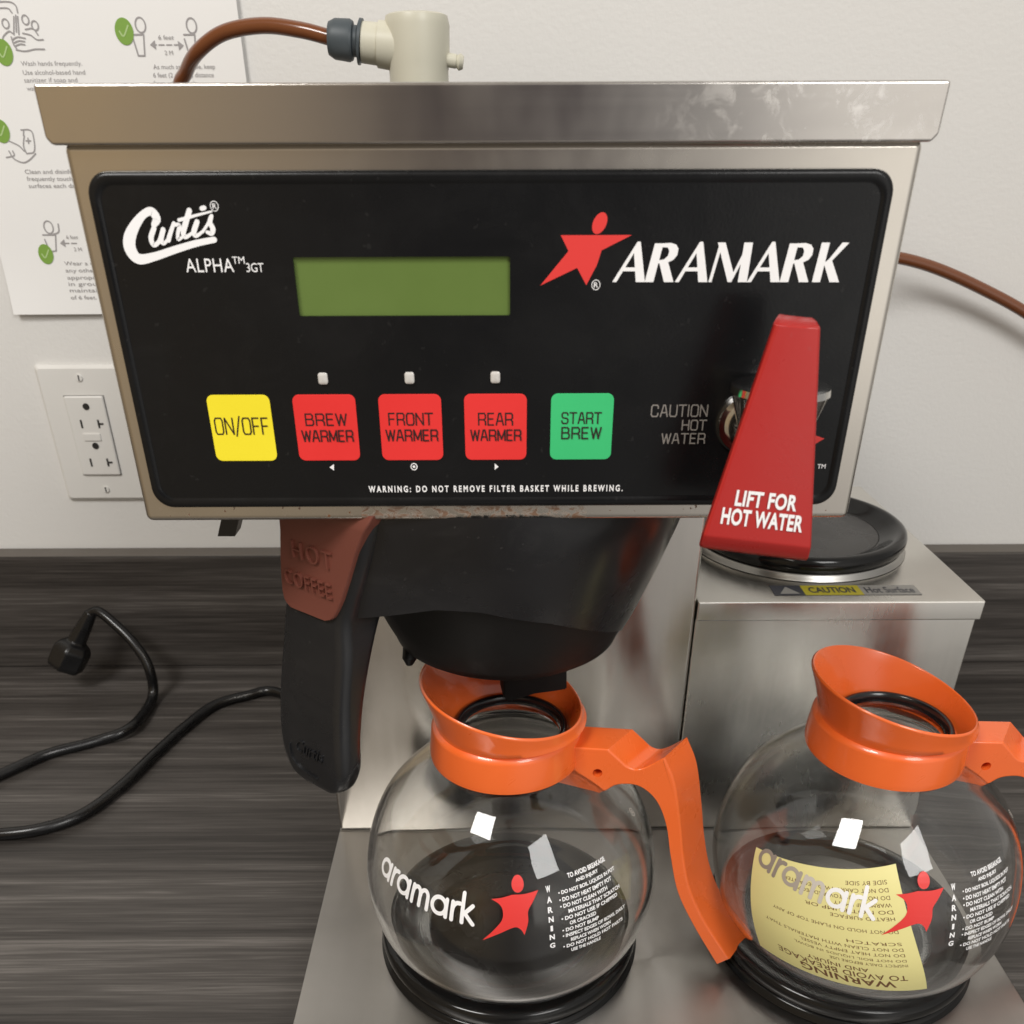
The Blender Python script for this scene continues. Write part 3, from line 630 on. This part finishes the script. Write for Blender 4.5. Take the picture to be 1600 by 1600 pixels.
# caution label on the box top
def c2(u, v): p = onZ(u, v, .2168); return (p[0], p[1])
def cm(z): return lambda x, y, l=0: (x, y, z+l)
A_, B_, D_, E_ = c2(1206, 915), c2(1433, 914), c2(1207, 930), c2(1437, 930)
yb, yf = A_[1], D_[1]; xs = [c2(u, 922)[0] for u in (1206, 1254, 1345, 1435)]
lab = decal('caution_label', [poly2d([(xs[0], yf), (xs[1], yf), (xs[1], yb), (xs[0], yb)])], M_cblue, wbox, cm(.21675))
decal('caution_label_yellow', [poly2d([(xs[1], yf), (xs[2], yf), (xs[2], yb), (xs[1], yb)])], M_cyel, wbox, cm(.21675))
decal('caution_label_silver', [poly2d([(xs[2], yf), (xs[3], yf), (xs[3], yb), (xs[2], yb)])], M_cgrey, wbox, cm(.21675))
hh_ = yb-yf
decal('caution_label_lettering', [fit(text2d('CAUTION', 1, .02), xs[1]+.004, xs[2]-.004, yf+hh_*.22, yb-hh_*.2), fit(text2d('Hot Surface', 1, .01), xs[2]+.003, xs[3]-.003, yf+hh_*.2, yb-hh_*.2)], M_cblue, wbox, cm(.2169))
decal('caution_label_triangle', [poly2d([(xs[0]+.004, yf+.002), (xs[1]-.003, yf+.002), ((xs[0]+xs[1])/2, yb-.002)])], M_cgrey, wbox, cm(.2169))
# the small metal tab hanging under the head on the left
bm = nb(); tp = [Vector(onY(*p, .365)) for p in ((363, 805), (392, 805), (367, 838), (340, 838))]
loft(bm, [[p+Vector((0, 0, .012 if i < 2 else 0)) for i, p in enumerate(tp)], [p+Vector((0, .010, .012 if i < 2 else 0)) for i, p in enumerate(tp)]])
obj('rail_tab', bm, M_gasket, head)

# ================================================================== BREW BASKET
BC = np.array([.0005, .420])
bas = empty('brew_basket', (BC[0], BC[1], .237), 'black plastic filter basket with drop handle slid in under the brewer head', 'filter basket')
PRZ = [.2415, .247, .260, .288, .310, .326, .337]; PRR = [.0520, .0590, .0660, .0770, .0845, .0895, .0915]
def bR(z): return float(np.interp(z, PRZ, PRR))
HU = np.array([math.cos(math.radians(-128)), math.sin(math.radians(-128))]); HW = np.array([-HU[1], HU[0]])   # outward, and to the right of it
def hp(s, t): return BC+HU*s+HW*t
def hull(pts):
    pts = sorted(map(tuple, pts)); 
    def half(ps):
        o_ = []
        for p in ps:
            while len(o_) >= 2 and (o_[-1][0]-o_[-2][0])*(p[1]-o_[-2][1])-(o_[-1][1]-o_[-2][1])*(p[0]-o_[-2][0]) <= 0: o_.pop()
            o_.append(p)
        return o_[:-1]
    return half(pts)+half(pts[::-1])
NA = 160
AZ = np.linspace(-PI, PI, NA, endpoint=False)
def rho(z, off=0):                          # outline of cone and handle root, as radius over azimuth
    pts = [(BC[0]+bR(z)*math.cos(a), BC[1]+bR(z)*math.sin(a)) for a in np.linspace(0, 2*PI, 120, endpoint=False)]
    tr = float(np.interp(z, [.25, .2877, .3075, .322, .335], [-.0105, -.0110, .0000, .0065, .0130]))
    se = float(np.interp(z, [.25, .285, .335], [.097, .0985, .0990]))
    for t in (-.040, tr): pts += [tuple(hp(se, t))]
    h = np.array(hull(pts)); out_ = []
    for a in AZ:
        d = np.array([math.cos(a), math.sin(a)]); best = 0
        for i in range(len(h)):
            p, q = h[i]-BC, h[(i+1) % len(h)]-BC; e = q-p; den = d[0]*e[1]-d[1]*e[0]
            if abs(den) < 1e-12: continue
            r = (p[0]*e[1]-p[1]*e[0])/den; k = (p[0]*d[1]-p[1]*d[0])/den
            if r > 0 and -1e-6 <= k <= 1+1e-6: best = max(best, r)
        out_.append(best+off)
    return out_
def zlow(a):
    d = math.degrees(a)
    return float(np.interp(d, [-180, -150, -138, -126, -112, -98, -75, -45, -10, 30, 90, 180], [.284, .284, .284, .2870, .2915, .2910, .2830, .2660, .2490, .2455, .2455, .284]))
bm = nb(); K = 9; loops = []
zt = .3385
for k in range(K+1):
    L = []
    zs_ = [zlow(a)+(zt-zlow(a))*k/K for a in AZ]
    cache = {}
    base = {}
    for i, a in enumerate(AZ):
        L.append((i, zs_[i]))
    loops.append(L)
ZG = np.linspace(.243, .340, 32); RG = np.array([rho(z) for z in ZG])
def rr(i, z): return float(np.interp(z, ZG, RG[:, i]))
out_l = [[(BC[0]+rr(i, z)*math.cos(AZ[i]), BC[1]+rr(i, z)*math.sin(AZ[i]), z) for i, z in L] for L in loops]
in_l = [[(BC[0]+(rr(i, z)-.0025)*math.cos(AZ[i]), BC[1]+(rr(i, z)-.0025)*math.sin(AZ[i]), z) for i, z in L] for L in (loops[-1], loops[0])]
loft(bm, [in_l[1]] + out_l + [in_l[0]], False, False); obj('basket_wall', bm, M_basket, bas, 40)
bm = nb(); prof = [(r-.0030, z) for z, r in zip(PRZ, PRR)][::-1]
prof = [(.082, .3365)]+[(bR(z)-float(np.interp(z, [.25, .28], [.0007, .0022])), z) for z in np.linspace(.334, .250, 14)]+[(.0585, .2462), (.0540, .2430), (.0480, .2405), (.040, .2390), (.020, .2380), (0, .2378)]
lathe(bm, prof, 128, BC); bowl = obj('basket_bowl', bm, M_bowl, bas, 60)
# outlet web, nozzle and the stub foot
bm = nb(); lathe(bm, [(0, .236), (.0055, .240), (.0055, .2150), (.0040, .2080), (0, .2080)], 24, (BC[0]+.0020, BC[1]-.010)); obj('spout', bm, M_bowl, bas)
bm = nb(); w0 = [onY(u, v, .4045) for u, v in ((787, 1040), (787, 1087), (797, 1093), (806, 1086), (835, 1077), (866, 1073), (885, 1074), (885, 1035))]
loft(bm, [[(a, y-.003, z) for a, y, z in w0], [(a, y+.003, z) for a, y, z in w0]]); bmesh.ops.bevel(bm, geom=bm.edges[:], offset=.0008, segments=2, affect='EDGES'); obj('outlet_web', bm, M_bowl, bas)
p = Vector(onY(640, 1038, .392)); bm = nb(); tube(bm, [p+Vector((.002, .008, .016)), p+Vector((0, 0, .003)), p+Vector((0, 0, 0))], [.0046, .0036, .0018], 14); obj('stub', bm, M_bowl, bas)
# handle: swept rounded section from the cone down to the rounded end; s outward, z up
def H3(s, t, z): q = hp(s, t); return Vector((q[0], q[1], z))
hb = nb(); loops = []
#        z,    s_out,  s_in,  half width, centre t
sec = [(.3370, .1040, .050, -.0395, .0135), (.3220, .1045, .055, -.0410, .0080), (.3075, .1045, .065, -.0455, .0018), (.2920, .1045, .074, -.0480, -.0055), (.2820, .1052, .0780, -.0500, -.0085),
       (.2656, .1075, .0865, -.0520, -.0078), (.2430, .1120, .0945, -.0535, -.0078), (.2240, .1155, .1000, -.0532, -.0066), (.2120, .1168, .1015, -.0522, -.0062), (.2050, .1170, .1022, -.0505, -.0075),
       (.1985, .1168, .1030, -.0475, -.0105), (.1950, .1157, .1043, -.0405, -.0150), (.1930, .1135, .1075, -.0345, -.0215)]
q_ = np.array([(z, so, si, tl, tr) for z, so, si, tl, tr in sec]); q_ = catmull([tuple(r) for r in q_], 3)
for z, so, si, tl, tr in q_:
    r = min(.0060, (tr-tl)*.3, (so-si)*.45)
    loops.append([H3(s, t, z) for s, t in rrect(si, so, tl, tr, r, 5)])
loft(hb, loops); hnd = obj('handle', hb, M_hand, bas, 60)
# brown cap over the handle's shoulder, lettering embossed
hb = nb(); loops = []
for z, so, si, tl, tr in [(.3395, .1040, .040, -.0405, .0150), (.3368, .1054, .040, -.0405, .0140), (.3340, .1060, .0500, -.0406, .0122), (.3325, .1062, .0900, -.0407, .0112), (.3220, .1063, .0960, -.0415, .0052), (.3075, .1063, .0970, -.0443, -.0015), (.2980, .1063, .0972, -.0456, -.0062),
                          (.2920, .1064, .0975, -.0460, -.0096), (.2885, .1065, .0985, -.0455, -.0118), (.2865, .1066, .0995, -.0440, -.0140), (.2852, .1067, .1005, -.0415, -.0170)]:
    r = min(.0012, (so-si)*.35); loops.append([H3(s, t, z) for s, t in rrect(si, so, tl, tr, r, 4)])
loft(hb, loops); cap = obj('handle_cap', hb, M_brown, bas, 50)
Sz = [.2852, .2885, .3220, .3340]; So = [.1067, .1065, .1063, .1060]
def emb(name, vf, m, par, szs, sos, dep=.0007):
    vs, fs = vf; bm = nb()
    f = [bm.verts.new(H3(float(np.interp(z, szs, sos))+dep, t, z)) for t, z in vs]; b = [bm.verts.new(H3(float(np.interp(z, szs, sos))-.0004, t, z)) for t, z in vs]
    from collections import Counter
    cnt = Counter()
    for q in fs:
        bm.faces.new([f[k] for k in q])
        for a, b_ in zip(q, q[1:]+q[:1]): cnt[(a, b_)] += 1
    for (a, b_) in cnt:
        if (b_, a) not in cnt:
            try: bm.faces.new((f[a], f[b_], b[b_], b[a]))
            except ValueError: pass
    return obj(name, bm, m, par, 30, fix=False)
emb('embossed_lettering', join(fit(text2d('HOT', 1.25, -.012), -.0335, -.0085, .3115, .3195), fit(text2d('COFFEE', 1.15, -.012), -.0410, -.0110, .2975, .3045)), M_brown, cap, Sz, So, .0012)
emb('embossed_wordmark', join(fit(text2d('Curtis', 1, 0, .3), -.0380, -.0190, .2130, .2200), ribbon([(-.0430, .2150, .0009), (-.0420, .2075, .0011), (-.0360, .2030, .0010), (-.0250, .2020, .0008)], 6)), M_hand, hnd, [.1985, .2050, .2120, .2240], [.1168, .1170, .1168, .1155], .0010)

# ================================================================== DECANTERS
GZ = [.0450, .0452, .0470, .0520, .0600, .0750, .1000, .1250, .1450, .1600, .1720, .1800, .1855, .1905, .1955]
GR = [.0400, .0480, .0545, .0640, .0722, .0808, .0850, .0815, .0735, .0615, .0492, .0388, .0338, .0314, .0305]
GP = [np.array(p) for p in catmull(list(zip(GR, GZ)), 6)]
gz = np.array([p[1] for p in GP]); gz = np.maximum.accumulate(gz+np.arange(len(gz))*1e-9); gr = np.array([p[0] for p in GP])
def gR(z): return float(np.interp(z, gz, gr))
def decanter(name, c, haz, azoff, label, sticker):
    """c: axis; haz: direction of the handle; azoff: turn of the print"""
    root = empty(name, (c[0], c[1], .045), label, 'coffee pot', 'glass coffee pots on the front warmers')
    bm = nb(); th_ = .0026
    outp = [(0, .0462), (.020, .0460), (.034, .0453)]+[(p[0], p[1]) for p in GP]
    inn = []
    for i in range(len(GP)-1, -1, -1):
        a = GP[max(i-1, 0)]; b = GP[min(i+1, len(GP)-1)]; t = b-a; n_ = np.array([-t[1], t[0]])/np.hypot(*t)
        q = GP[i]+n_*th_*(1.0 if n_[0] < .3 else .4)
        if q[1] > .0475: inn.append((q[0], q[1]))
    inn = [(GP[-1][0]-.0003, .1963), (GP[-1][0]-.0014, .1963)]+inn+[(.034, .0478), (.020, .0484), (0, .0486)]
    lathe(bm, outp+inn, 128, c); glass = obj('glass_bulb', bm, M_glass, root, 180)
    ca, sa = math.cos(haz), math.sin(haz)
    # collar with a tilted flared lip
    rows = []; n = 96; bm = nb()
    for k in range(n):
        a = 2*PI*k/n; ct = math.cos(a)
        rz_ = .2178-.0100*ct; rr_ = .0430-.0048*ct
        col = [(.0312, .1895), (.0308, .1930), (.0318, .1948)]
        for f in (.25, .5, .75): col.append((.0318+(rr_-.0016-.0318)*f**1.05, .1948+(rz_-.0002-.1948)*f))
        col += [(rr_-.0016, rz_-.0002), (rr_-.0008, rz_+.0003), (rr_, rz_-.0003), (rr_+.0001, rz_-.0012)]
        g0 = (.0405, .2035)
        for f in (.6, .25): col.append((g0[0]+(rr_-.0006-g0[0])*f, g0[1]+(rz_-.0018-g0[1])*f))
        col += [g0, (.0412, .2012), (.0430, .1998), (.0438, .1980), (.0452, .1850), (.0450, .1812), (.0438, .1806), (.0428, .1813), (.0415, .1905), (.0330, .1890)]
        nb_ = len(col)-9                    # the band sits a little off the neck's axis, away from the handle
        col = [(r if j < nb_ else r*.915-.0028*ct, z) for j, (r, z) in enumerate(col)]
        rows.append([bm.verts.new((c[0]+r*math.cos(a+haz), c[1]+r*math.sin(a+haz), z)) for r, z in col])
    for k in range(n):
        A, Bq = rows[k], rows[(k+1) % n]
        for j in range(len(A)): bm.faces.new((A[j], Bq[j], Bq[(j+1) % len(A)], A[(j+1) % len(A)]))
    obj('collar', bm, M_orange, root, 50)
    bm = nb(); lathe(bm, [(.0262, .1935), (.0262, .1955), (.0274, .1980), (.0284, .1986), (.0298, .1983), (.0304, .1972), (.0304, .1966), (.0280, .1964), (.0275, .1935)], 96, c, True); obj('gasket_reflection', bm, M_gasket, root, 60)  # black ring; part of its depth stands in for a dark reflection
    # handle
    prof = [(.0325, .1950), (.0625, .1945)] + [tuple(p) for p in catmull([(.0625, .1945), (.0690, .1880), (.0735, .1838), (.0785, .1825), (.0840, .1850), (.0920, .1910)], 8)][1:]
    prof += [tuple(p) for p in catmull([(.0920, .1910), (.0990, .1740), (.1045, .1470), (.1085, .1240), (.1145, .1000), (.1250, .0760), (.1435, .0450)], 6)][1:]
    prof += [tuple(p) for p in catmull([(.1365, .0395), (.1190, .0715), (.1075, .0970), (.1010, .1235), (.0968, .1450), (.0900, .1620), (.0800, .1712), (.0690, .1715), (.0625, .1670)], 6)]
    prof += [(.0585, .1645), (.0560, .1655), (.0335, .1715)]
    bm = nb(); hw = .0125; wd = math.radians(34); to = -.0065
    def hv(r, t, z):
        t += to; return Vector((c[0]+r*ca+t*(-sa*math.cos(wd)+ca*math.sin(wd)), c[1]+r*sa+t*(ca*math.cos(wd)+sa*math.sin(wd)), z))
    l0 = [hv(r, -hw, z) for r, z in prof]; l1 = [hv(r, hw, z) for r, z in prof]
    loft(bm, [l0, l1]); bmesh.ops.recalc_face_normals(bm, faces=bm.faces)
    sides = sorted(bm.faces, key=lambda f: -len(f.verts))[:2]
    rim = {e for f in sides for e in f.edges}
    try: bmesh.ops.bevel(bm, geom=list(rim), offset=.0011, segments=3, profile=.5, affect='EDGES')
    except Exception as ex: print('bevel', ex)
    h = obj('handle', bm, M_orange, root, 40); h.modifiers.clear()
    hx = hv(.0510, 0, .1790)-wloc(root)
    cb = nb(); dv = Vector((-sa, ca, 0)); tube(cb, [hx-dv*.05, hx+dv*.05], .0026, 20)
    bmesh.ops.recalc_face_normals(cb, faces=cb.faces)
    cme = bpy.data.meshes.new('cut'); cb.to_mesh(cme); cb.free(); co = bpy.data.objects.new('cut', cme); C.objects.link(co); co.parent = root
    md = h.modifiers.new('hole', 'BOOLEAN'); md.object = co; md.operation = 'DIFFERENCE'; md.solver = 'EXACT'
    bpy.context.view_layer.update(); nm = bpy.data.meshes.new_from_object(h.evaluated_get(bpy.context.evaluated_depsgraph_get()))
    h.modifiers.clear(); bpy.data.objects.remove(co)
    if len(nm.polygons) > 50: h.data = nm; nm.name = 'handle'
    wn = h.modifiers.new('weighted_normal', 'WEIGHTED_NORMAL'); wn.weight = 80; wn.keep_sharp = True
    # print wrapped round the glass: x = degrees of azimuth, y = height
    def gm(off):
        def f(a, z, l=0):
            r = gR(z)+off+l; t = math.radians(a+azoff); return (c[0]+r*math.cos(t), c[1]+r*math.sin(t), z)
        return f
    # rounded lower-case wordmark as strokes; unit x-height 1
    def arc(cx, cy, r, a0, a1, n=14): return [(cx+r*math.cos(math.radians(a0+(a1-a0)*k/n)), cy+r*math.sin(math.radians(a0+(a1-a0)*k/n))) for k in range(n+1)]
    glyph = {'a': ([arc(.45, .5, .42, 0, 360, 20), [(.89, .92), (.89, 0.02)]], 1.16), 'r': ([[(.08, 0), (.08, .92)], [(.08, .48), (.14, .74), (.30, .90), (.48, .92)]], .58),
             'm': ([[(.08, 0), (.08, .92)], [(.08, .45), (.14, .78), (.36, .92), (.56, .78), (.60, .50), (.60, 0)], [(.60, .45), (.66, .78), (.88, .92), (1.08, .78), (1.12, .50), (1.12, 0)]], 1.40),
             'k': ([[(.08, 0), (.08, 1.45)], [(.62, .92), (.12, .42)], [(.22, .50), (.68, 0)]], .72)}
    x = 0; strokes = []
    for i, ch in enumerate('aramark'):
        g_, w = glyph[ch]
        for st in g_: strokes.append((i, [(x+p[0], p[1]) for p in st]))
        x += w
    a0, a1, z0, zx = -151.0, -104.0, .1285, .1385
    sc_ = (a1-a0)/x; pr = []
    for i, st in strokes:
        q = [(a0+p[0]*sc_, z0+p[1]*(zx-z0)) for p in st]
        # stroke widths must be even in metres: build in metres, then turn x back into degrees
        kx = math.radians(1)*.080; rb = ribbon([(p[0]*kx, p[1], .0021) for p in q], 3 if len(q) > 4 else 5); vs, fs = rb; vs = vs.copy(); vs[:, 0] /= kx; pr.append((i, (vs, fs)))
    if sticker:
        for grp, m in (((0, 1), M_shadetone[0]), ((2,), M_shadetone[1]), ((3,), M_shadetone[2]), ((4, 5, 6), M_white)):  # first letters coloured darker to stand in for shade
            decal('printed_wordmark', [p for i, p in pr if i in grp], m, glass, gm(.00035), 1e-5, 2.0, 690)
    else: decal('printed_wordmark', [p for i, p in pr], M_white, glass, gm(.00035), 1e-5, 2.0, 690)
    S4 = lambda px, py: (-89.1+(px-1300)*.0460+(py-980)*.004, .1362-(py-985)*.0000655-(px-1300)*.000000)
    body = catmull([(1115, 893), (1200, 880), (1290, 858)], 4)[:-1]+catmull([(1290, 858), (1400, 855), (1515, 838)], 4)[:-1]+catmull([(1515, 838), (1455, 915), (1408, 978), (1398, 1060), (1358, 1165)], 5)[:-1]+catmull([(1358, 1165), (1335, 1118), (1285, 1098), (1170, 1150), (1030, 1222)], 5)[:-1]+catmull([(1030, 1222), (1120, 1130), (1195, 1040), (1205, 970), (1180, 925), (1115, 893)], 5)[:-1]
    hd = disc2d(*S4(1345, 790), 2.45, .0036)
    decal('printed_star', [poly2d([S4(*p) for p in body]), hd], M_logo, glass, gm(.00035), 1e-5, 2.0, 690)
    wl = []
    for i, ch in enumerate('WARNING'):
        zc = .1455-i*.00485; wl.append(fit(text2d(ch, 1, .04), -76.8+(.5 if ch == 'I' else 0), -74.9-(.5 if ch == 'I' else 0), zc-.0015, zc+.0015))
    L = [('TO AVOID BREAKAGE', 3, -48), ('AND INJURY', 6, -53), ('• DO NOT BOIL LIQUIDS IN POT', -2, -45), ('• DO NOT HEAT EMPTY POT', -2, -48), ('• DO NOT CLEAN WITH', -2, -51), ('  MATERIALS THAT SCRATCH', 1, -45), ('• DO NOT USE IF CHIPPED', -2, -47), ('  OR CRACKED', 1, -58), ('• DO NOT BUMP', -2, -57), ('• INSPECT EDGES OF BOWL DAILY', -2, -44), ('  REPLACE WHEN WORN', 1, -52), ('• DO NOT HOLD HOT PARTS', -2, -46), ('  USE THE HANDLE', 1, -57)]
    for i, (s, o_, e) in enumerate(L):
        zc = .1490-i*.00318; wl.append(fit(text2d(s.strip(), 1, .035), -70+o_, e, zc-.00105, zc+.00105))
    decal('printed_warning', wl, M_white, glass, gm(.00035), 1e-6, 2.0, 690)
    # faint maker's frame near the handle side
    decal('printed_mark', [ribbon([(-8, .158, .0005), (-14, .152, .0005), (-14, .138, .0005)], 3)] if False else [fit(text2d('®', 1, 0), -18, -14.5, .150, .154)], M_shadetone[2], glass, gm(.0003), 1e-6, 2.0, 690)
    if sticker:
        bm = nb(); nu, nv = 40, 26
        cor = {'tl': (-158, .1345), 'tr': (-102.5, .1545), 'bl': (-145, .0770), 'br': (-82.0, .0825)}
        def sp_(u, v):                      # u left to right, v bottom to top
            a = (1-u)*((1-v)*cor['bl'][0]+v*cor['tl'][0])+u*((1-v)*cor['br'][0]+v*cor['tr'][0]); z = (1-u)*((1-v)*cor['bl'][1]+v*cor['tl'][1])+u*((1-v)*cor['br'][1]+v*cor['tr'][1])
            return a, z
        def sm(u, v, off):
            a, z = sp_(u, v); r = gR(z)+off; t = math.radians(a); return (c[0]+r*math.cos(t), c[1]+r*math.sin(t), z)
        g1 = [[bm.verts.new(sm(i/nu, j/nv, .00014)) for i in range(nu+1)] for j in range(nv+1)]; g2 = [[bm.verts.new(sm(i/nu, j/nv, .00006)) for i in range(nu+1)] for j in range(nv+1)]
        for j in range(nv):
            for i in range(nu): bm.faces.new((g1[j][i], g1[j][i+1], g1[j+1][i+1], g1[j+1][i])); bm.faces.new((g2[j][i], g2[j+1][i], g2[j+1][i+1], g2[j][i+1]))
        for j in range(nv):
            for i in (0, nu): bm.faces.new((g1[j][i], g1[j+1][i], g2[j+1][i], g2[j][i]))
        for i in range(nu):
            for j in (0, nv): bm.faces.new((g1[j][i], g1[j][i+1], g2[j][i+1], g2[j][i]))
        stk = obj('warning_sticker', bm, M_stick, root)
        T = []
        rows = [('WARNING', .30, .83, .045, .125, .02), ('TO AVOID BREAKAGE', .17, .90, .135, .195, .008), ('AND INJURY', .36, .70, .21, .262, .008)]
        y = .285
        for s, e in (('INSPECT DAILY BEFORE USE', .50), ('DO NOT BOIL LIQUIDS IN BOWL', .30), ('DO NOT HEAT EMPTY VESSEL', .34), ('DO NOT CLEAN WITH MATERIALS THAT', .12), ('SCRATCH', .62), ('', 0), ('DO NOT HOLD ON FLAME TOP OF ANY', .18), ('', 0), ('HEATED SURFACE', .55), ('DO NOT BUMP OR', .40), ('WARMER IF EMPTY', .58), ('DO NOT POUR TOWARD PEOPLE', .32), ('DO NOT CARRY TWO DECANTERS', .24), ('SIDE BY SIDE', .66)):
            if s: rows.append((s, e, .92, y, y+.026, 0))
            y += .0475
        for s, ua, ub, va, vb, bo in rows:   # the sticker is stuck on upside down
            vs, fs = fit(text2d(s, 1.05, bo), 0, 1, 0, 1); T.append((np.stack([ub-vs[:, 0]*(ub-ua), vb-vs[:, 1]*(vb-va)], 1), fs))
        decal('sticker_lettering', T, mat('brown_ink', (.16, .075, .03), .6), stk, lambda u, v, l=0: sm(u, v, .0002+l), 1e-6, .04)
    return root
decanter('coffee_decanter', (.0028, .397), math.radians(-5), 0, 'empty glass decanter with orange collar under the brew basket', False)
decanter('coffee_decanter', (.2100, .398), math.radians(-1), -3.5, 'empty glass decanter with yellow upside-down warning sticker and orange collar', True)

# ================================================================== TUBES, VALVE, POWER CORD
VY = .70
val = empty('water_valve', (-.053, VY, .480), 'cream plastic water inlet valve standing on the brewer lid', 'valve')
bm = nb(); vx = onY(653, 75, VY)[0]; vt = onY(650, 22, VY)[2]; vr = (onY(702, 75, VY)[0]-onY(604, 75, VY)[0])/2
lathe(bm, [(0, .4802), (vr*.93, .4802), (vr*.95, vt-.030), (vr*1.0, vt-.026), (vr*1.03, vt-.006), (vr*.97, vt-.001), (vr*.85, vt), (0, vt+.0005)], 48, (vx, VY)); vb = obj('valve_body', bm, M_valve, val)
pa, pb, pc, pd = (Vector(onY(u, v, VY-.002)) for u, v in ((622, 73), (566, 66), (561, 65), (514, 60)))
bm = nb(); ra = .0125; tube(bm, [pa, pa.lerp(pb, .55), pa.lerp(pb, .56), pb], [ra*1.08, ra*1.02, ra*.92, ra*.90], 28); obj('inlet_port', bm, M_valve, val)
bm = nb(); tube(bm, [pb.lerp(pc, .2), pb.lerp(pc, 1.0), pc.lerp(pd, .06), pc.lerp(pd, .18), pc.lerp(pd, .2), pc.lerp(pd, .3), pc.lerp(pd, .8), pd], [.0125, .0125, .0085, .0085, .0105, .0115, .0110, .0090], 24); obj('push_fitting', bm, M_fit, val)
q0, q1 = Vector(onY(696, 93, VY-.004)), Vector(onY(724, 98, VY-.004)); bm = nb(); tube(bm, [q0, q0.lerp(q1, .6), q0.lerp(q1, .62), q0.lerp(q1, .8), q1], [.0040, .0040, .0034, .0048, .0036], 18); obj('outlet_nipple', bm, M_valve, val)
tb = nb(); pts = [Vector(onY(u, v, Y)) for u, v, Y in ((520, 60, VY), (470, 47, VY+.004), (410, 40, VY+.012), (350, 51, VY+.02), (310, 80, VY+.03), (291, 112, VY+.045), (283, 150, VY+.056))]
q_ = pts[-1]; pts += [Vector((q_.x+.012, VY+.064, .455)), Vector((-.215, VY+.068, .428)), Vector((-.160, VY+.062, .414)), Vector((-.122, .7480, .408)), Vector((-.110, .7340, .406))]
tube(tb, [tuple(p) for p in catmull(pts, 8)], .0046, 16); o = obj('water_tube', tb, M_tube, None, 60); o['label'] = 'brown plastic water tube arching behind the lid into the grey fitting'; o['category'] = 'tube'
tb = nb(); pts = [Vector(onY(u, v, Y)) for u, v, Y in ((1350, 398, .788), (1410, 404, .795), (1470, 422, .800), (1540, 454, .803), (1605, 490, .803), (1700, 556, .803))]
pts = [Vector((.110, .7345, .405)), Vector((.135, .757, .4)), Vector((.20, .775, .393))] + pts
tube(tb, [tuple(p) for p in catmull(pts, 8)], .0046, 16); o = obj('water_tube', tb, M_tube, None, 60); o['label'] = 'brown plastic water tube leaving the brewer head to the right along the wall'; o['category'] = 'tube'

cord = empty('power_cord', onZ(130, 1270, 0), 'black power cord with unplugged plug looping over the dark counter', 'power cord')
rc = .0048
def ct(u, v, z=rc): return Vector(onZ(u, v, z))
path = [Vector((-.122, .655, .016)), Vector((-.140, .676, .013)), Vector((-.168, .703, .0055)), ct(432, 1081, rc), ct(385, 1087, rc), ct(335, 1102, rc), ct(290, 1135), ct(240, 1180), ct(190, 1228), ct(130, 1272), ct(60, 1296), ct(-20, 1304), ct(-110, 1300), ct(-165, 1270), ct(-120, 1236),
        ct(-40, 1226), ct(10, 1206), ct(75, 1178, rc), ct(150, 1158, rc), ct(205, 1136, .008)] + [Vector(onY(u, v, Y)) for u, v, Y in ((238, 1090, .735), (232, 1042, .745), (208, 1004, .755), (178, 974, .765), (155, 956, .772), (142, 958, .774))]
bm = nb(); tube(bm, [tuple(p) for p in catmull(path, 8)], rc, 16); obj('cord', bm, M_cord, cord, 60)
e0, e1, e2 = Vector(onY(143, 956, .774)), Vector(onY(120, 1002, .768)), Vector(onY(100, 1045, .758))
bm = nb(); tube(bm, [e0, e0.lerp(e1, .5), e1, e1.lerp(e2, .10), e1.lerp(e2, .30), e1.lerp(e2, .85), e2], [.0062, .0082, .0095, .0150, .0185, .0180, .0160], 6); bmesh.ops.bevel(bm, geom=bm.edges[:], offset=.0022, segments=3, profile=.5, affect='EDGES'); obj('plug', bm, M_cord, cord, 40)
